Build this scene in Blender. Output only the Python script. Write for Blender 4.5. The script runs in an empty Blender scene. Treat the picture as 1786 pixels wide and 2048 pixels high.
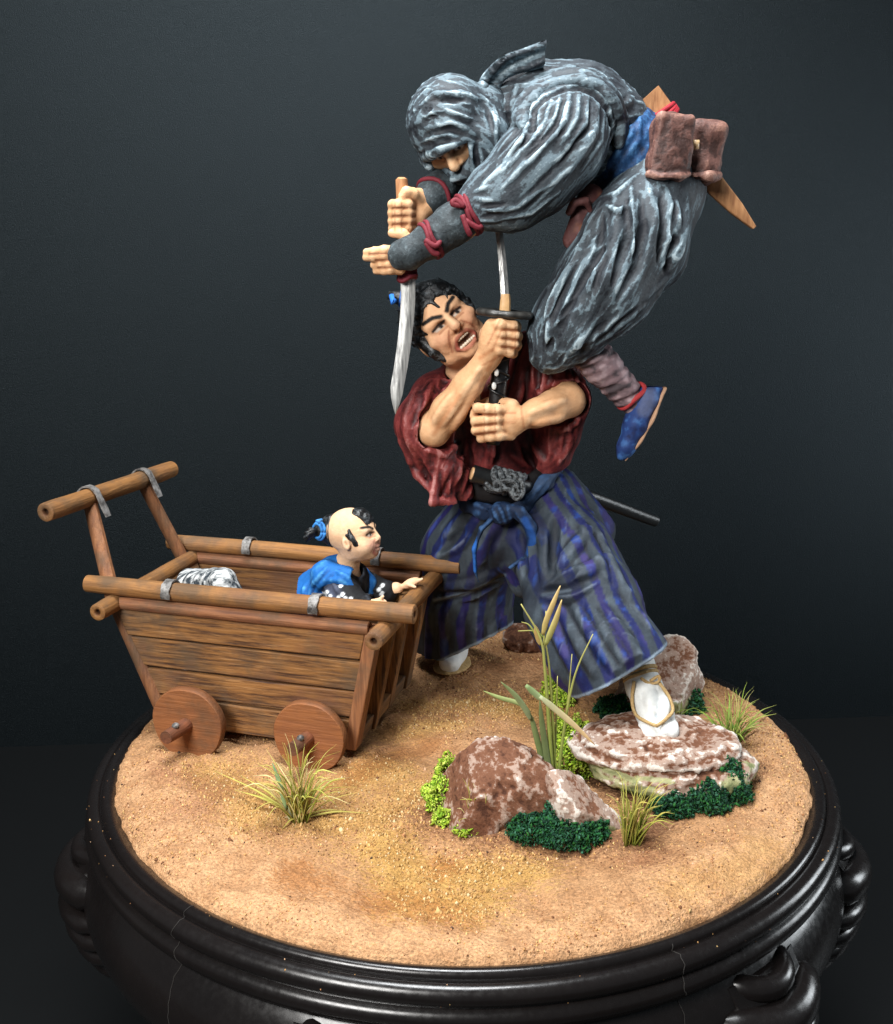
import bpy, math, random
import numpy as np
from math import radians, sin, cos, pi

# ------------------------------------------------------------------ camera, light, exposure
# 1 unit = about 9 cm: the sand disc has radius 1, its centre is the origin, +Y is away from the camera
sc = bpy.context.scene
col = sc.collection
FPX = 2196.0                                   # focal length in photograph pixels (1786 x 2048)
CAM = np.array([-0.047, -3.02, 1.50]); PITCH = radians(14.5)
cd = bpy.data.cameras.new('camera'); cam = bpy.data.objects.new('camera', cd); col.objects.link(cam)
cam.location = CAM.tolist(); cam.rotation_euler = (radians(90) - PITCH, 0, 0)
cd.sensor_fit = 'VERTICAL'; cd.angle = 2*math.atan(1024/FPX); cd.clip_start = .05; cd.clip_end = 60
sc.camera = cam
cd.dof.use_dof = True; cd.dof.focus_distance = 3.25; cd.dof.aperture_fstop = 9.0
cd.lens_unit = 'FOV'

world = bpy.data.worlds.new('World'); sc.world = world; world.use_nodes = True
world.node_tree.nodes['Background'].inputs[0].default_value = (.80, .92, 1.0, 1)
world.node_tree.nodes['Background'].inputs[1].default_value = .085

def area(name, loc, target, size, power, colour, sy=None):
    l = bpy.data.lights.new(name, 'AREA'); l.energy = power; l.color = colour; l.size = size
    if sy: l.shape = 'RECTANGLE'; l.size_y = sy
    o = bpy.data.objects.new(name, l); col.objects.link(o); o.location = loc
    d = np.array(target, float) - np.array(loc, float)
    from mathutils import Vector
    o.rotation_euler = Vector(d.tolist()).to_track_quat('-Z', 'Y').to_euler()
    return o
area('window_light', (-2.3, -4.2, 3.7), (0, .3, .5), 2.0, 400, (1.0, .985, .955))
area('ceiling_light', (-.3, -.35, 4.7), (0.05, .1, 0), 1.6, 285, (.96, .985, 1.0))
area('side_window', (4.4, .5, 1.1), (.9, 1.9, .3), 1.6, 90, (.90, .96, 1.0))
sc.view_settings.view_transform = 'Standard'; sc.view_settings.look = 'None'
sc.view_settings.exposure = 0.12; sc.view_settings.gamma = 1.0
sc.view_settings.use_curve_mapping = False
sc.render.engine = 'CYCLES'
sc.cycles.use_denoising = True
sc.cycles.max_bounces = 6
random.seed(4)
rng = np.random.default_rng(11)

# ------------------------------------------------------------------ photograph pixel <-> place
_F = np.array([0, cos(PITCH), -sin(PITCH)]); _U = np.array([0, sin(PITCH), cos(PITCH)]); _R = np.array([1., 0, 0])
def ray(px, py):
    return _F + _R*((px-893)/FPX) + _U*((1024-py)/FPX)
def P(px, py, Y):                              # point at world depth Y
    d = ray(px, py); return CAM + d*((Y-CAM[1])/d[1])
def G(px, py, z=0.0):                          # point at world height z
    d = ray(px, py); return CAM + d*((z-CAM[2])/d[2])
def U(rpx, Y=.4, z=.6):                        # photograph pixels -> units near depth Y
    return rpx*((Y-CAM[1])*_F[1] + (z-CAM[2])*_F[2])/FPX
def proj(X):
    d = X-CAM; w = d@_F
    return 893+FPX*(d@_R)/w, 1024-FPX*(d@_U)/w

# ------------------------------------------------------------------ noise
def _hash(ix, iy, iz, seed):
    h = (ix*374761393 + iy*668265263 + iz*2147483647 + seed*974634777) & 0xffffffff
    h = ((h ^ (h >> 13))*1274126177) & 0xffffffff
    return ((h ^ (h >> 16)) & 0xffff)/32767.5 - 1
def noise(p, seed=0):
    i = np.floor(p).astype(np.int64); f = p-i; f = f*f*(3-2*f); o = 0
    for dx in (0, 1):
        for dy in (0, 1):
            for dz in (0, 1):
                w = (f[..., 0] if dx else 1-f[..., 0])*(f[..., 1] if dy else 1-f[..., 1])*(f[..., 2] if dz else 1-f[..., 2])
                o = o + w*_hash(i[..., 0]+dx, i[..., 1]+dy, i[..., 2]+dz, seed)
    return o
def fbm(p, seed=0, octv=3):
    a, o = 1., 0
    for k in range(octv):
        o = o + a*noise(p*2**k, seed+k*7); a *= .5
    return o
def sstep(a, b, x):
    t = np.clip((x-a)/(b-a+1e-9), 0, 1); return t*t*(3-2*t)

# ------------------------------------------------------------------ sculpting: smooth distance field -> surface
def smin(a, b, k):
    if k <= 0: return np.minimum(a, b)
    h = np.maximum(k-np.abs(a-b), 0)/k; return np.minimum(a, b)-h*h*k*.25
class Clay:
    def __init__(s, lo, hi, vox):
        s.lo = np.array(lo, np.float64); s.vox = vox
        s.n = (np.ceil((np.array(hi)-s.lo)/vox)).astype(int)+1
        s.F = np.full(s.n, .08, np.float32)
        s.ax = [(s.lo[i]+vox*np.arange(s.n[i])).astype(np.float32) for i in range(3)]
    def _sl(s, lo, hi, pad):
        a = np.clip(np.floor((np.array(lo)-pad-s.lo)/s.vox).astype(int), 0, s.n)
        b = np.clip(np.ceil((np.array(hi)+pad-s.lo)/s.vox).astype(int)+1, 0, s.n)
        if (b <= a).any(): return None
        return tuple(slice(a[i], b[i]) for i in range(3))
    def _xyz(s, sl):
        return s.ax[0][sl[0]][:, None, None], s.ax[1][sl[1]][None, :, None], s.ax[2][sl[2]][None, None, :]
    def _put(s, sl, d, k, sub):
        if sub: s.F[sl] = -smin(-s.F[sl], d, k)
        else: s.F[sl] = smin(s.F[sl], d, k)
    def cone(s, a, b, ra, rb=None, k=.02, sub=False, flat=None):
        # round cone a->b; flat=(axis vector, factor) squashes it along that axis
        rb = ra if rb is None else rb
        a = np.array(a, np.float64); b = np.array(b, np.float64); r = max(ra, rb)
        sl = s._sl(np.minimum(a, b)-r, np.maximum(a, b)+r, k+2*s.vox+.01)
        if sl is None: return s
        X, Y, Z = s._xyz(sl); ba = b-a; L2 = float(ba@ba)+1e-12
        px, py, pz = X-a[0], Y-a[1], Z-a[2]
        t = np.clip((px*ba[0]+py*ba[1]+pz*ba[2])/L2, 0, 1)
        qx, qy, qz = px-t*ba[0], py-t*ba[1], pz-t*ba[2]
        if flat is not None:
            n = np.array(flat[0], float); n /= np.linalg.norm(n); m = 1/flat[1]-1
            w = (qx*n[0]+qy*n[1]+qz*n[2])*m; qx, qy, qz = qx+w*n[0], qy+w*n[1], qz+w*n[2]
        d = np.sqrt(qx*qx+qy*qy+qz*qz)-(ra+(rb-ra)*t)
        if flat is not None: d = d*max(flat[1], .5)
        s._put(sl, d.astype(np.float32), k, sub); return s
    def chain(s, pts, rs, k=.02, sub=False, flat=None):
        if np.isscalar(rs): rs = [rs]*len(pts)
        for i in range(len(pts)-1): s.cone(pts[i], pts[i+1], rs[i], rs[i+1], k, sub, flat)
        return s
    def ell(s, c, r, rot=None, k=.02, sub=False):
        # rot: 3x3 whose rows are the ellipsoid's own axes
        c = np.array(c, np.float64); r = np.array(r, np.float64); m = r.max()
        sl = s._sl(c-m, c+m, k+2*s.vox)
        if sl is None: return s
        X, Y, Z = s._xyz(sl); x, y, z = X-c[0], Y-c[1], Z-c[2]
        if rot is not None:
            M = np.array(rot, float); x, y, z = (M[i, 0]*x+M[i, 1]*y+M[i, 2]*z for i in range(3))
        k0 = np.sqrt((x/r[0])**2+(y/r[1])**2+(z/r[2])**2)+1e-6
        k1 = np.sqrt((x/r[0]**2)**2+(y/r[1]**2)**2+(z/r[2]**2)**2)+1e-6
        s._put(sl, (k0*(k0-1)/k1).astype(np.float32), k, sub); return s
    def box(s, c, h, rot=None, rd=.01, k=.01, sub=False):
        c = np.array(c, np.float64); h = np.array(h, np.float64); m = np.linalg.norm(h)
        sl = s._sl(c-m, c+m, k+2*s.vox)
        if sl is None: return s
        X, Y, Z = s._xyz(sl); x, y, z = X-c[0], Y-c[1], Z-c[2]
        if rot is not None:
            M = np.array(rot, float); x, y, z = (M[i, 0]*x+M[i, 1]*y+M[i, 2]*z for i in range(3))
        qx, qy, qz = np.abs(x)-h[0]+rd, np.abs(y)-h[1]+rd, np.abs(z)-h[2]+rd
        d = np.sqrt(np.maximum(qx, 0)**2+np.maximum(qy, 0)**2+np.maximum(qz, 0)**2)+np.minimum(np.maximum(np.maximum(qx, qy), qz), 0)-rd
        s._put(sl, d.astype(np.float32), k, sub); return s
    def half(s, c, n, k=.004):                    # keep only the side n points away from
        n = np.array(n, float); n /= np.linalg.norm(n); X, Y, Z = s._xyz((slice(None),)*3)
        d = (X-c[0])*n[0]+(Y-c[1])*n[1]+(Z-c[2])*n[2]
        s.F = -smin(-s.F, -d.astype(np.float32), k); return s
    def shell(s, th):                              # hollow: keep a skin of thickness th
        s.F = np.maximum(s.F, -(s.F+th)); return s
    def sample(s, p):
        q = (np.asarray(p)-s.lo)/s.vox; ok = ((q >= 0) & (q < s.n-1.001)).all(-1); q = np.clip(q, 0, s.n-1.001)
        i = q.astype(int); f = q-i; o = 0
        for dx in (0, 1):
            for dy in (0, 1):
                for dz in (0, 1):
                    w = (f[..., 0] if dx else 1-f[..., 0])*(f[..., 1] if dy else 1-f[..., 1])*(f[..., 2] if dz else 1-f[..., 2])
                    o = o+w*s.F[i[..., 0]+dx, i[..., 1]+dy, i[..., 2]+dz]
        return np.where(ok, o, .08)
    def hit(s, px, py):                            # first surface point along the view of a photograph pixel
        d = ray(px, py); ys = np.arange(s.lo[1], s.ax[1][-1], s.vox*.7)
        pts = CAM+d[None, :]*((ys-CAM[1])/d[1])[:, None]; v = s.sample(pts)
        i = np.nonzero(v < 0)[0]
        if len(i) == 0: return None
        i = i[0]
        if i == 0: return pts[0]
        t = v[i-1]/(v[i-1]-v[i]+1e-9); return pts[i-1]+(pts[i]-pts[i-1])*t
    def on(s, path, step=7):                       # photograph polyline laid onto the sculpted surface
        path = np.array(path, float); out = []
        for i in range(len(path)-1):
            m = max(1, int(np.hypot(*(path[i+1]-path[i]))/step))
            for j in range(m): out.append(path[i]+(path[i+1]-path[i])*j/m)
        out.append(path[-1]); hits = [s.hit(*q) for q in out]
        good = [i for i, h in enumerate(hits) if h is not None]
        if not good: return None
        ys = np.interp(range(len(out)), good, [hits[i][1] for i in good])
        return [P(q[0], q[1], y) for q, y in zip(out, ys)]
    def fold(s, paths, r=.010, k=.012, sink=.3, sub=False, taper=.35):
        lines = [(s.on(p), p) for p in paths]
        for pts, _ in lines:
            if pts is None: continue
            n = len(pts); inv = np.array([0, 1., 0])
            pts = [q+inv*(-sink*r if sub else sink*r) for q in pts]
            rs = [r*(taper+(1-taper)*sin(pi*min(max((i+.35)/(n-.3), 0), 1))) for i in range(n)]
            s.chain(pts, rs, k, sub)
        return s
    def mesh(s, iso=0.0):
        F = s.F-iso; S = F < 0; n = F.shape
        c = np.zeros((n[0]-1, n[1]-1, n[2]-1), np.uint8)
        for dx in (0, 1):
            for dy in (0, 1):
                for dz in (0, 1): c += S[dx:n[0]-1+dx, dy:n[1]-1+dy, dz:n[2]-1+dz]
        act = (c > 0) & (c < 8); I = np.argwhere(act); idx = np.full(act.shape, -1, np.int64); idx[act] = np.arange(len(I))
        cor = np.array([(a, b, d) for a in (0, 1) for b in (0, 1) for d in (0, 1)])
        V = np.stack([F[I[:, 0]+a, I[:, 1]+b, I[:, 2]+d] for a, b, d in cor], 1).astype(np.float64)
        acc = np.zeros((len(I), 3)); cnt = np.zeros(len(I))
        for e in range(8):
            for bit in (4, 2, 1):
                if e & bit: continue
                g = e | bit; va, vb = V[:, e], V[:, g]; m = (va < 0) != (vb < 0)
                t = np.where(m, va/(va-vb+1e-30), 0)
                acc += np.where(m[:, None], cor[e]+(cor[g]-cor[e])*t[:, None], 0); cnt += m
        verts = s.lo+(I+acc/cnt[:, None])*s.vox
        faces = []
        for ax in range(3):
            o = [i for i in range(3) if i != ax]
            A = np.moveaxis(S, ax, 0); m = A[:-1] != A[1:]; m[:, 0, :] = False; m[:, -1, :] = False; m[:, :, 0] = False; m[:, :, -1] = False
            q = np.argwhere(m); sg = A[:-1][m]
            def cell(du, dv):
                ijk = np.zeros((len(q), 3), int); ijk[:, ax] = q[:, 0]; ijk[:, o[0]] = q[:, 1]+du; ijk[:, o[1]] = q[:, 2]+dv
                return idx[ijk[:, 0], ijk[:, 1], ijk[:, 2]]
            f = np.stack([cell(-1, -1), cell(0, -1), cell(0, 0), cell(-1, 0)], 1)
            flip = sg if ax != 1 else ~sg
            f = np.where(flip[:, None], f, f[:, ::-1]); faces.append(f)
        f = np.concatenate(faces); f = f[(f >= 0).all(1)]
        return Skin(verts, f)

class Skin:                                        # vertices + quads with the things paint needs
    def __init__(s, v, f):
        s.v, s.f = v, f
        s.col = None; s.uv = None; s.extra = {}
    def normals(s):
        v, f = s.v, s.f; n = np.cross(v[f[:, 2]]-v[f[:, 0]], v[f[:, 3]]-v[f[:, 1]]); o = np.zeros_like(v)
        for i in range(4):
            for a in range(3): o[:, a] += np.bincount(f[:, i], n[:, a], len(v))
        return o/(np.linalg.norm(o, axis=1, keepdims=True)+1e-12)
    def _edges(s):
        f = s.f; return np.concatenate([f[:, [0, 1]], f[:, [1, 2]], f[:, [2, 3]], f[:, [3, 0]]])
    def spread(s, x, it=1):
        e = s._edges(); x = np.asarray(x, float); one = x.ndim == 1
        if one: x = x[:, None]
        deg = np.bincount(e[:, 0], minlength=len(s.v))+np.bincount(e[:, 1], minlength=len(s.v))
        for _ in range(it):
            y = np.zeros_like(x)
            for a in range(x.shape[1]):
                y[:, a] = np.bincount(e[:, 0], x[e[:, 1], a], len(s.v))+np.bincount(e[:, 1], x[e[:, 0], a], len(s.v))
            x = y/np.maximum(deg, 1)[:, None]
        return x[:, 0] if one else x
    def smooth(s, it=1, w=.5):
        for _ in range(it): s.v = s.v+(s.spread(s.v)-s.v)*w
        return s
    def bulge(s, it=3):                            # >0 on ridges, <0 in folds (units, about voxel sized)
        m = s.spread(s.v, it); return ((s.v-m)*s.normals()).sum(1)
    def push(s, d):
        s.v = s.v+s.normals()*np.asarray(d)[:, None]; return s
    def crease(s, dirv, amp, fa=34, fl=6, seed=1, where=None):     # sharp little folds running along dirv
        d = np.array(dirv, float); d /= np.linalg.norm(d); al = (s.v@d)[:, None]*d; ac = s.v-al; q = ac*fa+al*fl
        r1 = 1-np.abs(noise(q, seed))*2.2; r2 = 1-np.abs(noise(q*1.9+7, seed+5))*2.2
        h = np.maximum(r1, 0)**2+.5*np.maximum(r2, 0)**2-.45; m = sstep(-.5, .3, fbm(s.v*7, seed+9, 2))
        s.v = s.v+s.normals()*(amp*h*m*(1 if where is None else where))[:, None]; return s
    def base(s, c):
        s.col = np.tile(np.array(c, float)[:3], (len(s.v), 1)); return s
    def mix(s, m, c):
        m = np.clip(m, 0, 1)[:, None]; s.col = s.col*(1-m)+np.array(c, float)[None, :3]*m; return s
    def dist_px(s, path):
        if not hasattr(s, '_px') or s._px[2] is not s.v:
            x, y = proj(s.v); s._px = (x, y, s.v)
        x, y = s._px[:2]; best = np.full(len(x), 1e9); path = np.array(path, float)
        if len(path) == 1: return np.hypot(x-path[0, 0], y-path[0, 1])
        for a, b in zip(path[:-1], path[1:]):
            d = b-a; t = np.clip(((x-a[0])*d[0]+(y-a[1])*d[1])/(d@d+1e-9), 0, 1)
            best = np.minimum(best, np.hypot(x-a[0]-t*d[0], y-a[1]-t*d[1]))
        return best
    def facing(s):
        d = s.v-CAM; d /= np.linalg.norm(d, axis=1, keepdims=True); return -(s.normals()*d).sum(1)
    def stroke(s, path, r, c, a=1.0, soft=.5, near=None, allround=False):
        m = 1-sstep(r*(1-soft), r*(1+soft), s.dist_px(path))
        if not allround: m = m*(s.facing() > -.05)
        if near is not None: m = m*(np.abs(s.v[:, 1]-near[0]) < near[1])
        return s.mix(m*a, c)

# ------------------------------------------------------------------ objects
def raw(name, v, f, mat, parent=None, smooth=True, colours=None, uv=None, extra=None):
    me = bpy.data.meshes.new(name); v = np.asarray(v, float)
    if isinstance(f, np.ndarray) and f.ndim == 2:
        k = f.shape[1]; me.vertices.add(len(v)); me.vertices.foreach_set('co', v.astype(np.float32).ravel())
        me.loops.add(f.size); me.loops.foreach_set('vertex_index', f.astype(np.int32).ravel())
        me.polygons.add(len(f)); me.polygons.foreach_set('loop_start', np.arange(0, f.size, k, dtype=np.int32))
        me.update(calc_edges=True); me.validate()
    else:
        me.from_pydata([tuple(p) for p in v], [], [tuple(int(i) for i in q) for q in f])
    if smooth and len(me.polygons): me.polygons.foreach_set('use_smooth', [True]*len(me.polygons))
    if colours is not None:
        at = me.color_attributes.new('paint', 'FLOAT_COLOR', 'POINT')
        at.data.foreach_set('color', np.c_[np.clip(colours, 0, 1), np.ones(len(v))].astype(np.float32).ravel())
    if uv is not None:
        at = me.attributes.new('grain', 'FLOAT_VECTOR', 'POINT'); at.data.foreach_set('vector', np.asarray(uv, np.float32).ravel())
    for k, a in (extra or {}).items():
        a = np.asarray(a, np.float32); at = me.attributes.new(k, 'FLOAT' if a.ndim == 1 else 'FLOAT_VECTOR', 'POINT'); at.data.foreach_set('value' if a.ndim == 1 else 'vector', a.ravel())
    me.materials.append(mat)
    o = bpy.data.objects.new(name, me); col.objects.link(o)
    if parent is not None: o.parent = parent
    return o
def put(name, sk, mat, parent=None):
    v = sk.v
    o = raw(name, v, sk.f, mat, None, True, sk.col, sk.uv, sk.extra)
    if parent is not None: attach(o, parent)
    return o
def place_of(o):
    from mathutils import Matrix
    m = Matrix.LocRotScale(o.location, o.rotation_euler, o.scale)
    return place_of(o.parent) @ o.matrix_parent_inverse @ m if o.parent else m
def attach(o, parent):                             # geometry is in world space: keep it there under a moved parent
    o.parent = parent; o.matrix_parent_inverse = place_of(parent).inverted(); return o
def tag(o, label=None, cat=None, group=None, kind=None):
    for k, x in (('label', label), ('category', cat), ('group', group), ('kind', kind)):
        if x: o[k] = x
    return o
def thing(name, loc, label, cat, group=None):
    o = bpy.data.objects.new(name, None); col.objects.link(o); o.location = [float(x) for x in loc]; o.empty_display_size = .05
    return tag(o, label, cat, group)

class MB:                                          # plain mesh pieces
    def __init__(s): s.v = []; s.f = []; s.c = []
    def add(s, v, f, c=None):
        n = len(s.v); s.v += [tuple(float(x) for x in q) for q in v]; s.f += [tuple(i+n for i in q) for q in f]
        s.c += [tuple(c) if c is not None else (1, 1, 1)]*len(v); return s
    def tube(s, pts, rs, seg=12, cap=True, c=None, flat=None, up=None):
        pts = [np.array(p, float) for p in pts]; n = len(pts); rs = [rs]*n if np.isscalar(rs) else list(rs)
        v = []; f = []; prev = None
        for i in range(n):
            t = pts[min(i+1, n-1)]-pts[max(i-1, 0)]; t = t/(np.linalg.norm(t)+1e-12)
            if prev is None:
                a = np.array(up if up is not None else ((0, 0, 1.) if abs(t[2]) < .9 else (1., 0, 0)), float)
            else: a = prev
            a = a-t*(a@t); a /= np.linalg.norm(a)+1e-12; prev = a; b = np.cross(t, a)
            for j in range(seg):
                w = 2*pi*j/seg; v.append(pts[i]+rs[i]*(a*cos(w)*(flat or 1)+b*sin(w)))
        for i in range(n-1):
            for j in range(seg):
                k = (j+1) % seg; f.append((i*seg+j, i*seg+k, (i+1)*seg+k, (i+1)*seg+j))
        if cap: f += [tuple(range(seg))[::-1], tuple((n-1)*seg+j for j in range(seg))]
        return s.add(v, f, c)
    def box(s, c, h, rot=None, col=None, bev=0):
        c = np.array(c, float); h = np.array(h, float); M = np.array(rot, float) if rot is not None else np.eye(3)
        if not bev:
            v = [c+M.T@(h*np.array(q)) for q in ((-1,-1,-1),(1,-1,-1),(1,1,-1),(-1,1,-1),(-1,-1,1),(1,-1,1),(1,1,1),(-1,1,1))]
            return s.add(v, [(0,3,2,1),(4,5,6,7),(0,1,5,4),(1,2,6,5),(2,3,7,6),(3,0,4,7)], col)
        v = []
        for q in ((-1,-1,-1),(1,-1,-1),(1,1,-1),(-1,1,-1),(-1,-1,1),(1,-1,1),(1,1,1),(-1,1,1)):
            for a in range(3):
                w = h.copy()-bev; w[a] = h[a]; v.append(c+M.T@(w*np.array(q)))
        I = lambda k, a: k*3+a
        f = []
        quads = {2: [(0,3,2,1),(4,5,6,7)], 1: [(0,1,5,4),(2,3,7,6)], 0: [(1,2,6,5),(3,0,4,7)]}
        for a in quads:
            for q in quads[a]: f.append(tuple(I(k, a) for k in q))
        for (p, q, a, b) in ((0,1,1,2),(1,2,0,2),(2,3,1,2),(3,0,0,2),(4,5,1,2),(5,6,0,2),(6,7,1,2),(7,4,0,2),(0,4,0,1),(1,5,0,1),(2,6,0,1),(3,7,0,1)):
            f.append((I(p, a), I(q, a), I(q, b), I(p, b)))
        for k in range(8): f.append((I(k, 0), I(k, 1), I(k, 2)))
        return s.add(v, f, col)
    def build(s, name, mat, parent=None, smooth=True, angle=None):
        o = raw(name, np.array(s.v), s.f, mat, None, smooth, np.array(s.c))
        import bmesh
        bm = bmesh.new(); bm.from_mesh(o.data); bmesh.ops.recalc_face_normals(bm, faces=bm.faces); bm.to_mesh(o.data); bm.free()
        if angle: o.data.set_sharp_from_angle(angle=radians(angle))
        if parent is not None: attach(o, parent)
        return o
def basis(x, z):                                   # rows: own x, y, z axes from two directions
    x = np.array(x, float); x /= np.linalg.norm(x); z = np.array(z, float); z = z-x*(z@x); z /= np.linalg.norm(z)
    return np.array([x, np.cross(z, x), z])
def lerp(a, b, t): return np.array(a, float)*(1-t)+np.array(b, float)*t
def smoothline(pts, m=6):                          # Catmull-Rom through points
    p = [np.array(q, float) for q in pts]; p = [2*p[0]-p[1]]+p+[2*p[-1]-p[-2]]; out = []
    for i in range(1, len(p)-2):
        for j in range(m):
            t = j/m; a, b, c, d = p[i-1], p[i], p[i+1], p[i+2]
            out.append(.5*((2*b)+(-a+c)*t+(2*a-5*b+4*c-d)*t*t+(-a+3*b-3*c+d)*t**3))
    out.append(p[-2]); return out

# ------------------------------------------------------------------ materials (all procedural)
def srgb(*c):
    if len(c) == 1: h = c[0]; c = (h >> 16 & 255, h >> 8 & 255, h & 255)
    return tuple((x/255/12.92 if x/255 <= .04045 else ((x/255+.055)/1.055)**2.4) for x in c)
class Mat:
    def __init__(s, name, rough=.6, spec=.35):
        s.m = bpy.data.materials.new(name); s.m.use_nodes = True; s.t = s.m.node_tree; s.n = s.t.nodes
        s.b = s.n['Principled BSDF']; s.b.inputs['Roughness'].default_value = rough; s.b.inputs['Specular IOR Level'].default_value = spec
    def node(s, typ, **kw):
        n = s.n.new(typ)
        for k, x in kw.items():
            if k in n.inputs: n.inputs[k].default_value = x
            else: setattr(n, k, x)
        return n
    def link(s, a, b): s.t.links.new(a, b)
    def coord(s, attr=None):
        if attr: return s.node('ShaderNodeAttribute', attribute_name=attr).outputs['Vector']
        return s.node('ShaderNodeTexCoord').outputs['Object']
    def scale(s, vec, sx, sy, sz):
        n = s.node('ShaderNodeMapping'); n.inputs['Scale'].default_value = (sx, sy, sz); s.link(vec, n.inputs['Vector']); return n.outputs[0]
    def noise(s, vec, scale, detail=3, rough=.55):
        n = s.node('ShaderNodeTexNoise'); n.inputs['Scale'].default_value = scale; n.inputs['Detail'].default_value = detail
        n.inputs['Roughness'].default_value = rough; s.link(vec, n.inputs['Vector']); return n.outputs['Fac']
    def ramp(s, fac, stops):
        n = s.node('ShaderNodeValToRGB'); e = n.color_ramp.elements
        while len(e) < len(stops): e.new(.5)
        for el, (p, c) in zip(e, stops):
            el.position = p; el.color = (c, c, c, 1) if np.isscalar(c) else (*c[:3], 1)
        s.link(fac, n.inputs[0]); return n.outputs[0]
    def mix(s, fac, a, b, mode='MIX'):
        n = s.node('ShaderNodeMix', data_type='RGBA', blend_type=mode)
        for x, i in ((fac, 0), (a, 6), (b, 7)):
            if hasattr(x, 'is_output'): s.link(x, n.inputs[i])
            elif i == 0: n.inputs[0].default_value = x
            else: n.inputs[i].default_value = (*x[:3], 1)
        return n.outputs[2]
    def paint(s): return s.node('ShaderNodeAttribute', attribute_name='paint').outputs['Color']
    def colour(s, c):
        if hasattr(c, 'is_output'): s.link(c, s.b.inputs['Base Color'])
        else: s.b.inputs['Base Color'].default_value = (*c[:3], 1)
        return s
    def bump(s, h, dist, strength=1.0):
        n = s.node('ShaderNodeBump'); n.inputs['Distance'].default_value = dist; n.inputs['Strength'].default_value = strength
        s.link(h, n.inputs['Height']); s.link(n.outputs[0], s.b.inputs['Normal']); return s
    def math(s, op, a, b=0.0, c=0.0):
        n = s.node('ShaderNodeMath', operation=op)
        for i, x in enumerate((a, b, c)):
            if hasattr(x, 'is_output'): s.link(x, n.inputs[i])
            else: n.inputs[i].default_value = x
        return n.outputs[0]
    def rough(s, x): s.link(x, s.b.inputs['Roughness']); return s

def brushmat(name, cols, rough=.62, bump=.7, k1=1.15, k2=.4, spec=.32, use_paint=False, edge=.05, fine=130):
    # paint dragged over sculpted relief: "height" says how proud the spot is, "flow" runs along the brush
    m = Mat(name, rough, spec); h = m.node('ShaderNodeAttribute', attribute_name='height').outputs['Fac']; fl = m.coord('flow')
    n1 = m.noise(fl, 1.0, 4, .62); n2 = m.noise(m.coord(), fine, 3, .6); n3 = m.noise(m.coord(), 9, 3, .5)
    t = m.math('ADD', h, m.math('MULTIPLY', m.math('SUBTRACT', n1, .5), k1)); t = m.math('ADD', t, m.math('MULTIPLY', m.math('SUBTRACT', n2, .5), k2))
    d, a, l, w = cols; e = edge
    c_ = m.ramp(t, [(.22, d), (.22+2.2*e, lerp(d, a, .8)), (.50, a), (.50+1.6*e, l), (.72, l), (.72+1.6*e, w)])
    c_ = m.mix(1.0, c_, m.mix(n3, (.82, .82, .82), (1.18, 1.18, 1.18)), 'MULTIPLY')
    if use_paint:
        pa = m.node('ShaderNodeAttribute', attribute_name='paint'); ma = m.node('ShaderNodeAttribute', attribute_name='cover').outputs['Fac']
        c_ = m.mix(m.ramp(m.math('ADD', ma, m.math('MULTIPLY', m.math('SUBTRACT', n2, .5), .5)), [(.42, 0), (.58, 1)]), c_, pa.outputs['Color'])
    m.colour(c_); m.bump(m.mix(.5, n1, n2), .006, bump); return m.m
# ------------------------------------------------------------------ backdrop, table, stand, sand
ZT = -1.10                                          # table top
m = Mat('black_backdrop', .42, .26); m.b.inputs['Specular Tint'].default_value = (.72, .90, 1.0, 1); c = m.coord()
n1 = m.noise(m.scale(c, 1, 1, 1), 260, 2, .7)
m.colour(m.mix(m.ramp(n1, [(.35, 0), (.75, 1)]), (.0014, .0020, .0024), (.0042, .0058, .0068)))
m.bump(n1, .006, .5); BACK = m.m
m = Mat('black_table', .5, .4); c = m.coord(); n1 = m.noise(c, 180, 2, .7)
m.colour(m.mix(n1, (.0016, .002, .0023), (.0036, .0042, .0047))); TABLE = m.m
m = Mat('black_lacquer', .22, .5); c = m.coord(); n1 = m.noise(c, 3.5, 4, .6); n2 = m.noise(c, 60, 3, .6)
m.colour(m.mix(n1, (.0045, .004, .0042), (.011, .0085, .008)))
m.rough(m.ramp(n2, [(.3, .2), (.8, .34)])); m.bump(n1, .01, .25); LACQ = m.m

a = radians(4.5); d = np.array([cos(a), sin(a), 0]); p0 = np.array([0, 2.36, ZT]); h = 9
wv = [p0-d*h, p0+d*h, p0+d*h+np.array([0, .35, 9]), p0-d*h+np.array([0, .35, 9])]
th = np.array([0, .04, 0]); wv += [q+th for q in wv]
tag(raw('backdrop', wv, [(0, 1, 2, 3), (5, 4, 7, 6), (3, 2, 6, 7), (1, 0, 4, 5), (0, 3, 7, 4), (2, 1, 5, 6)], BACK, smooth=False), kind='structure')
tag(raw('table', [(-9, -6, ZT), (9, -6, ZT), (9, 3.4, ZT), (-9, 3.4, ZT)], [(0, 1, 2, 3)], TABLE, smooth=False), kind='structure')
m = Mat('lint', .8, .2); m.colour((.35, .36, .34)); LINT = m.m

def lathe(prof, seg=128, c=(0, 0)):
    v = []; f = []; n = len(prof)
    for r, z in prof:
        for j in range(seg): w = 2*pi*j/seg; v.append((c[0]+r*cos(w), c[1]+r*sin(w), z))
    for i in range(n-1):
        for j in range(seg): k = (j+1) % seg; f.append((i*seg+j, i*seg+k, (i+1)*seg+k, (i+1)*seg+j))
    return np.array(v), np.array(f)
def arc(c0, r, a0, a1, n=7): return [(c0[0]+r*cos(radians(a0+(a1-a0)*i/(n-1))), c0[1]+r*sin(radians(a0+(a1-a0)*i/(n-1)))) for i in range(n)]
stand = thing('display_stand', (0, 0, ZT), 'round black lacquered wooden display stand with scrolled feet under the sand disc', 'stand')
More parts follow.
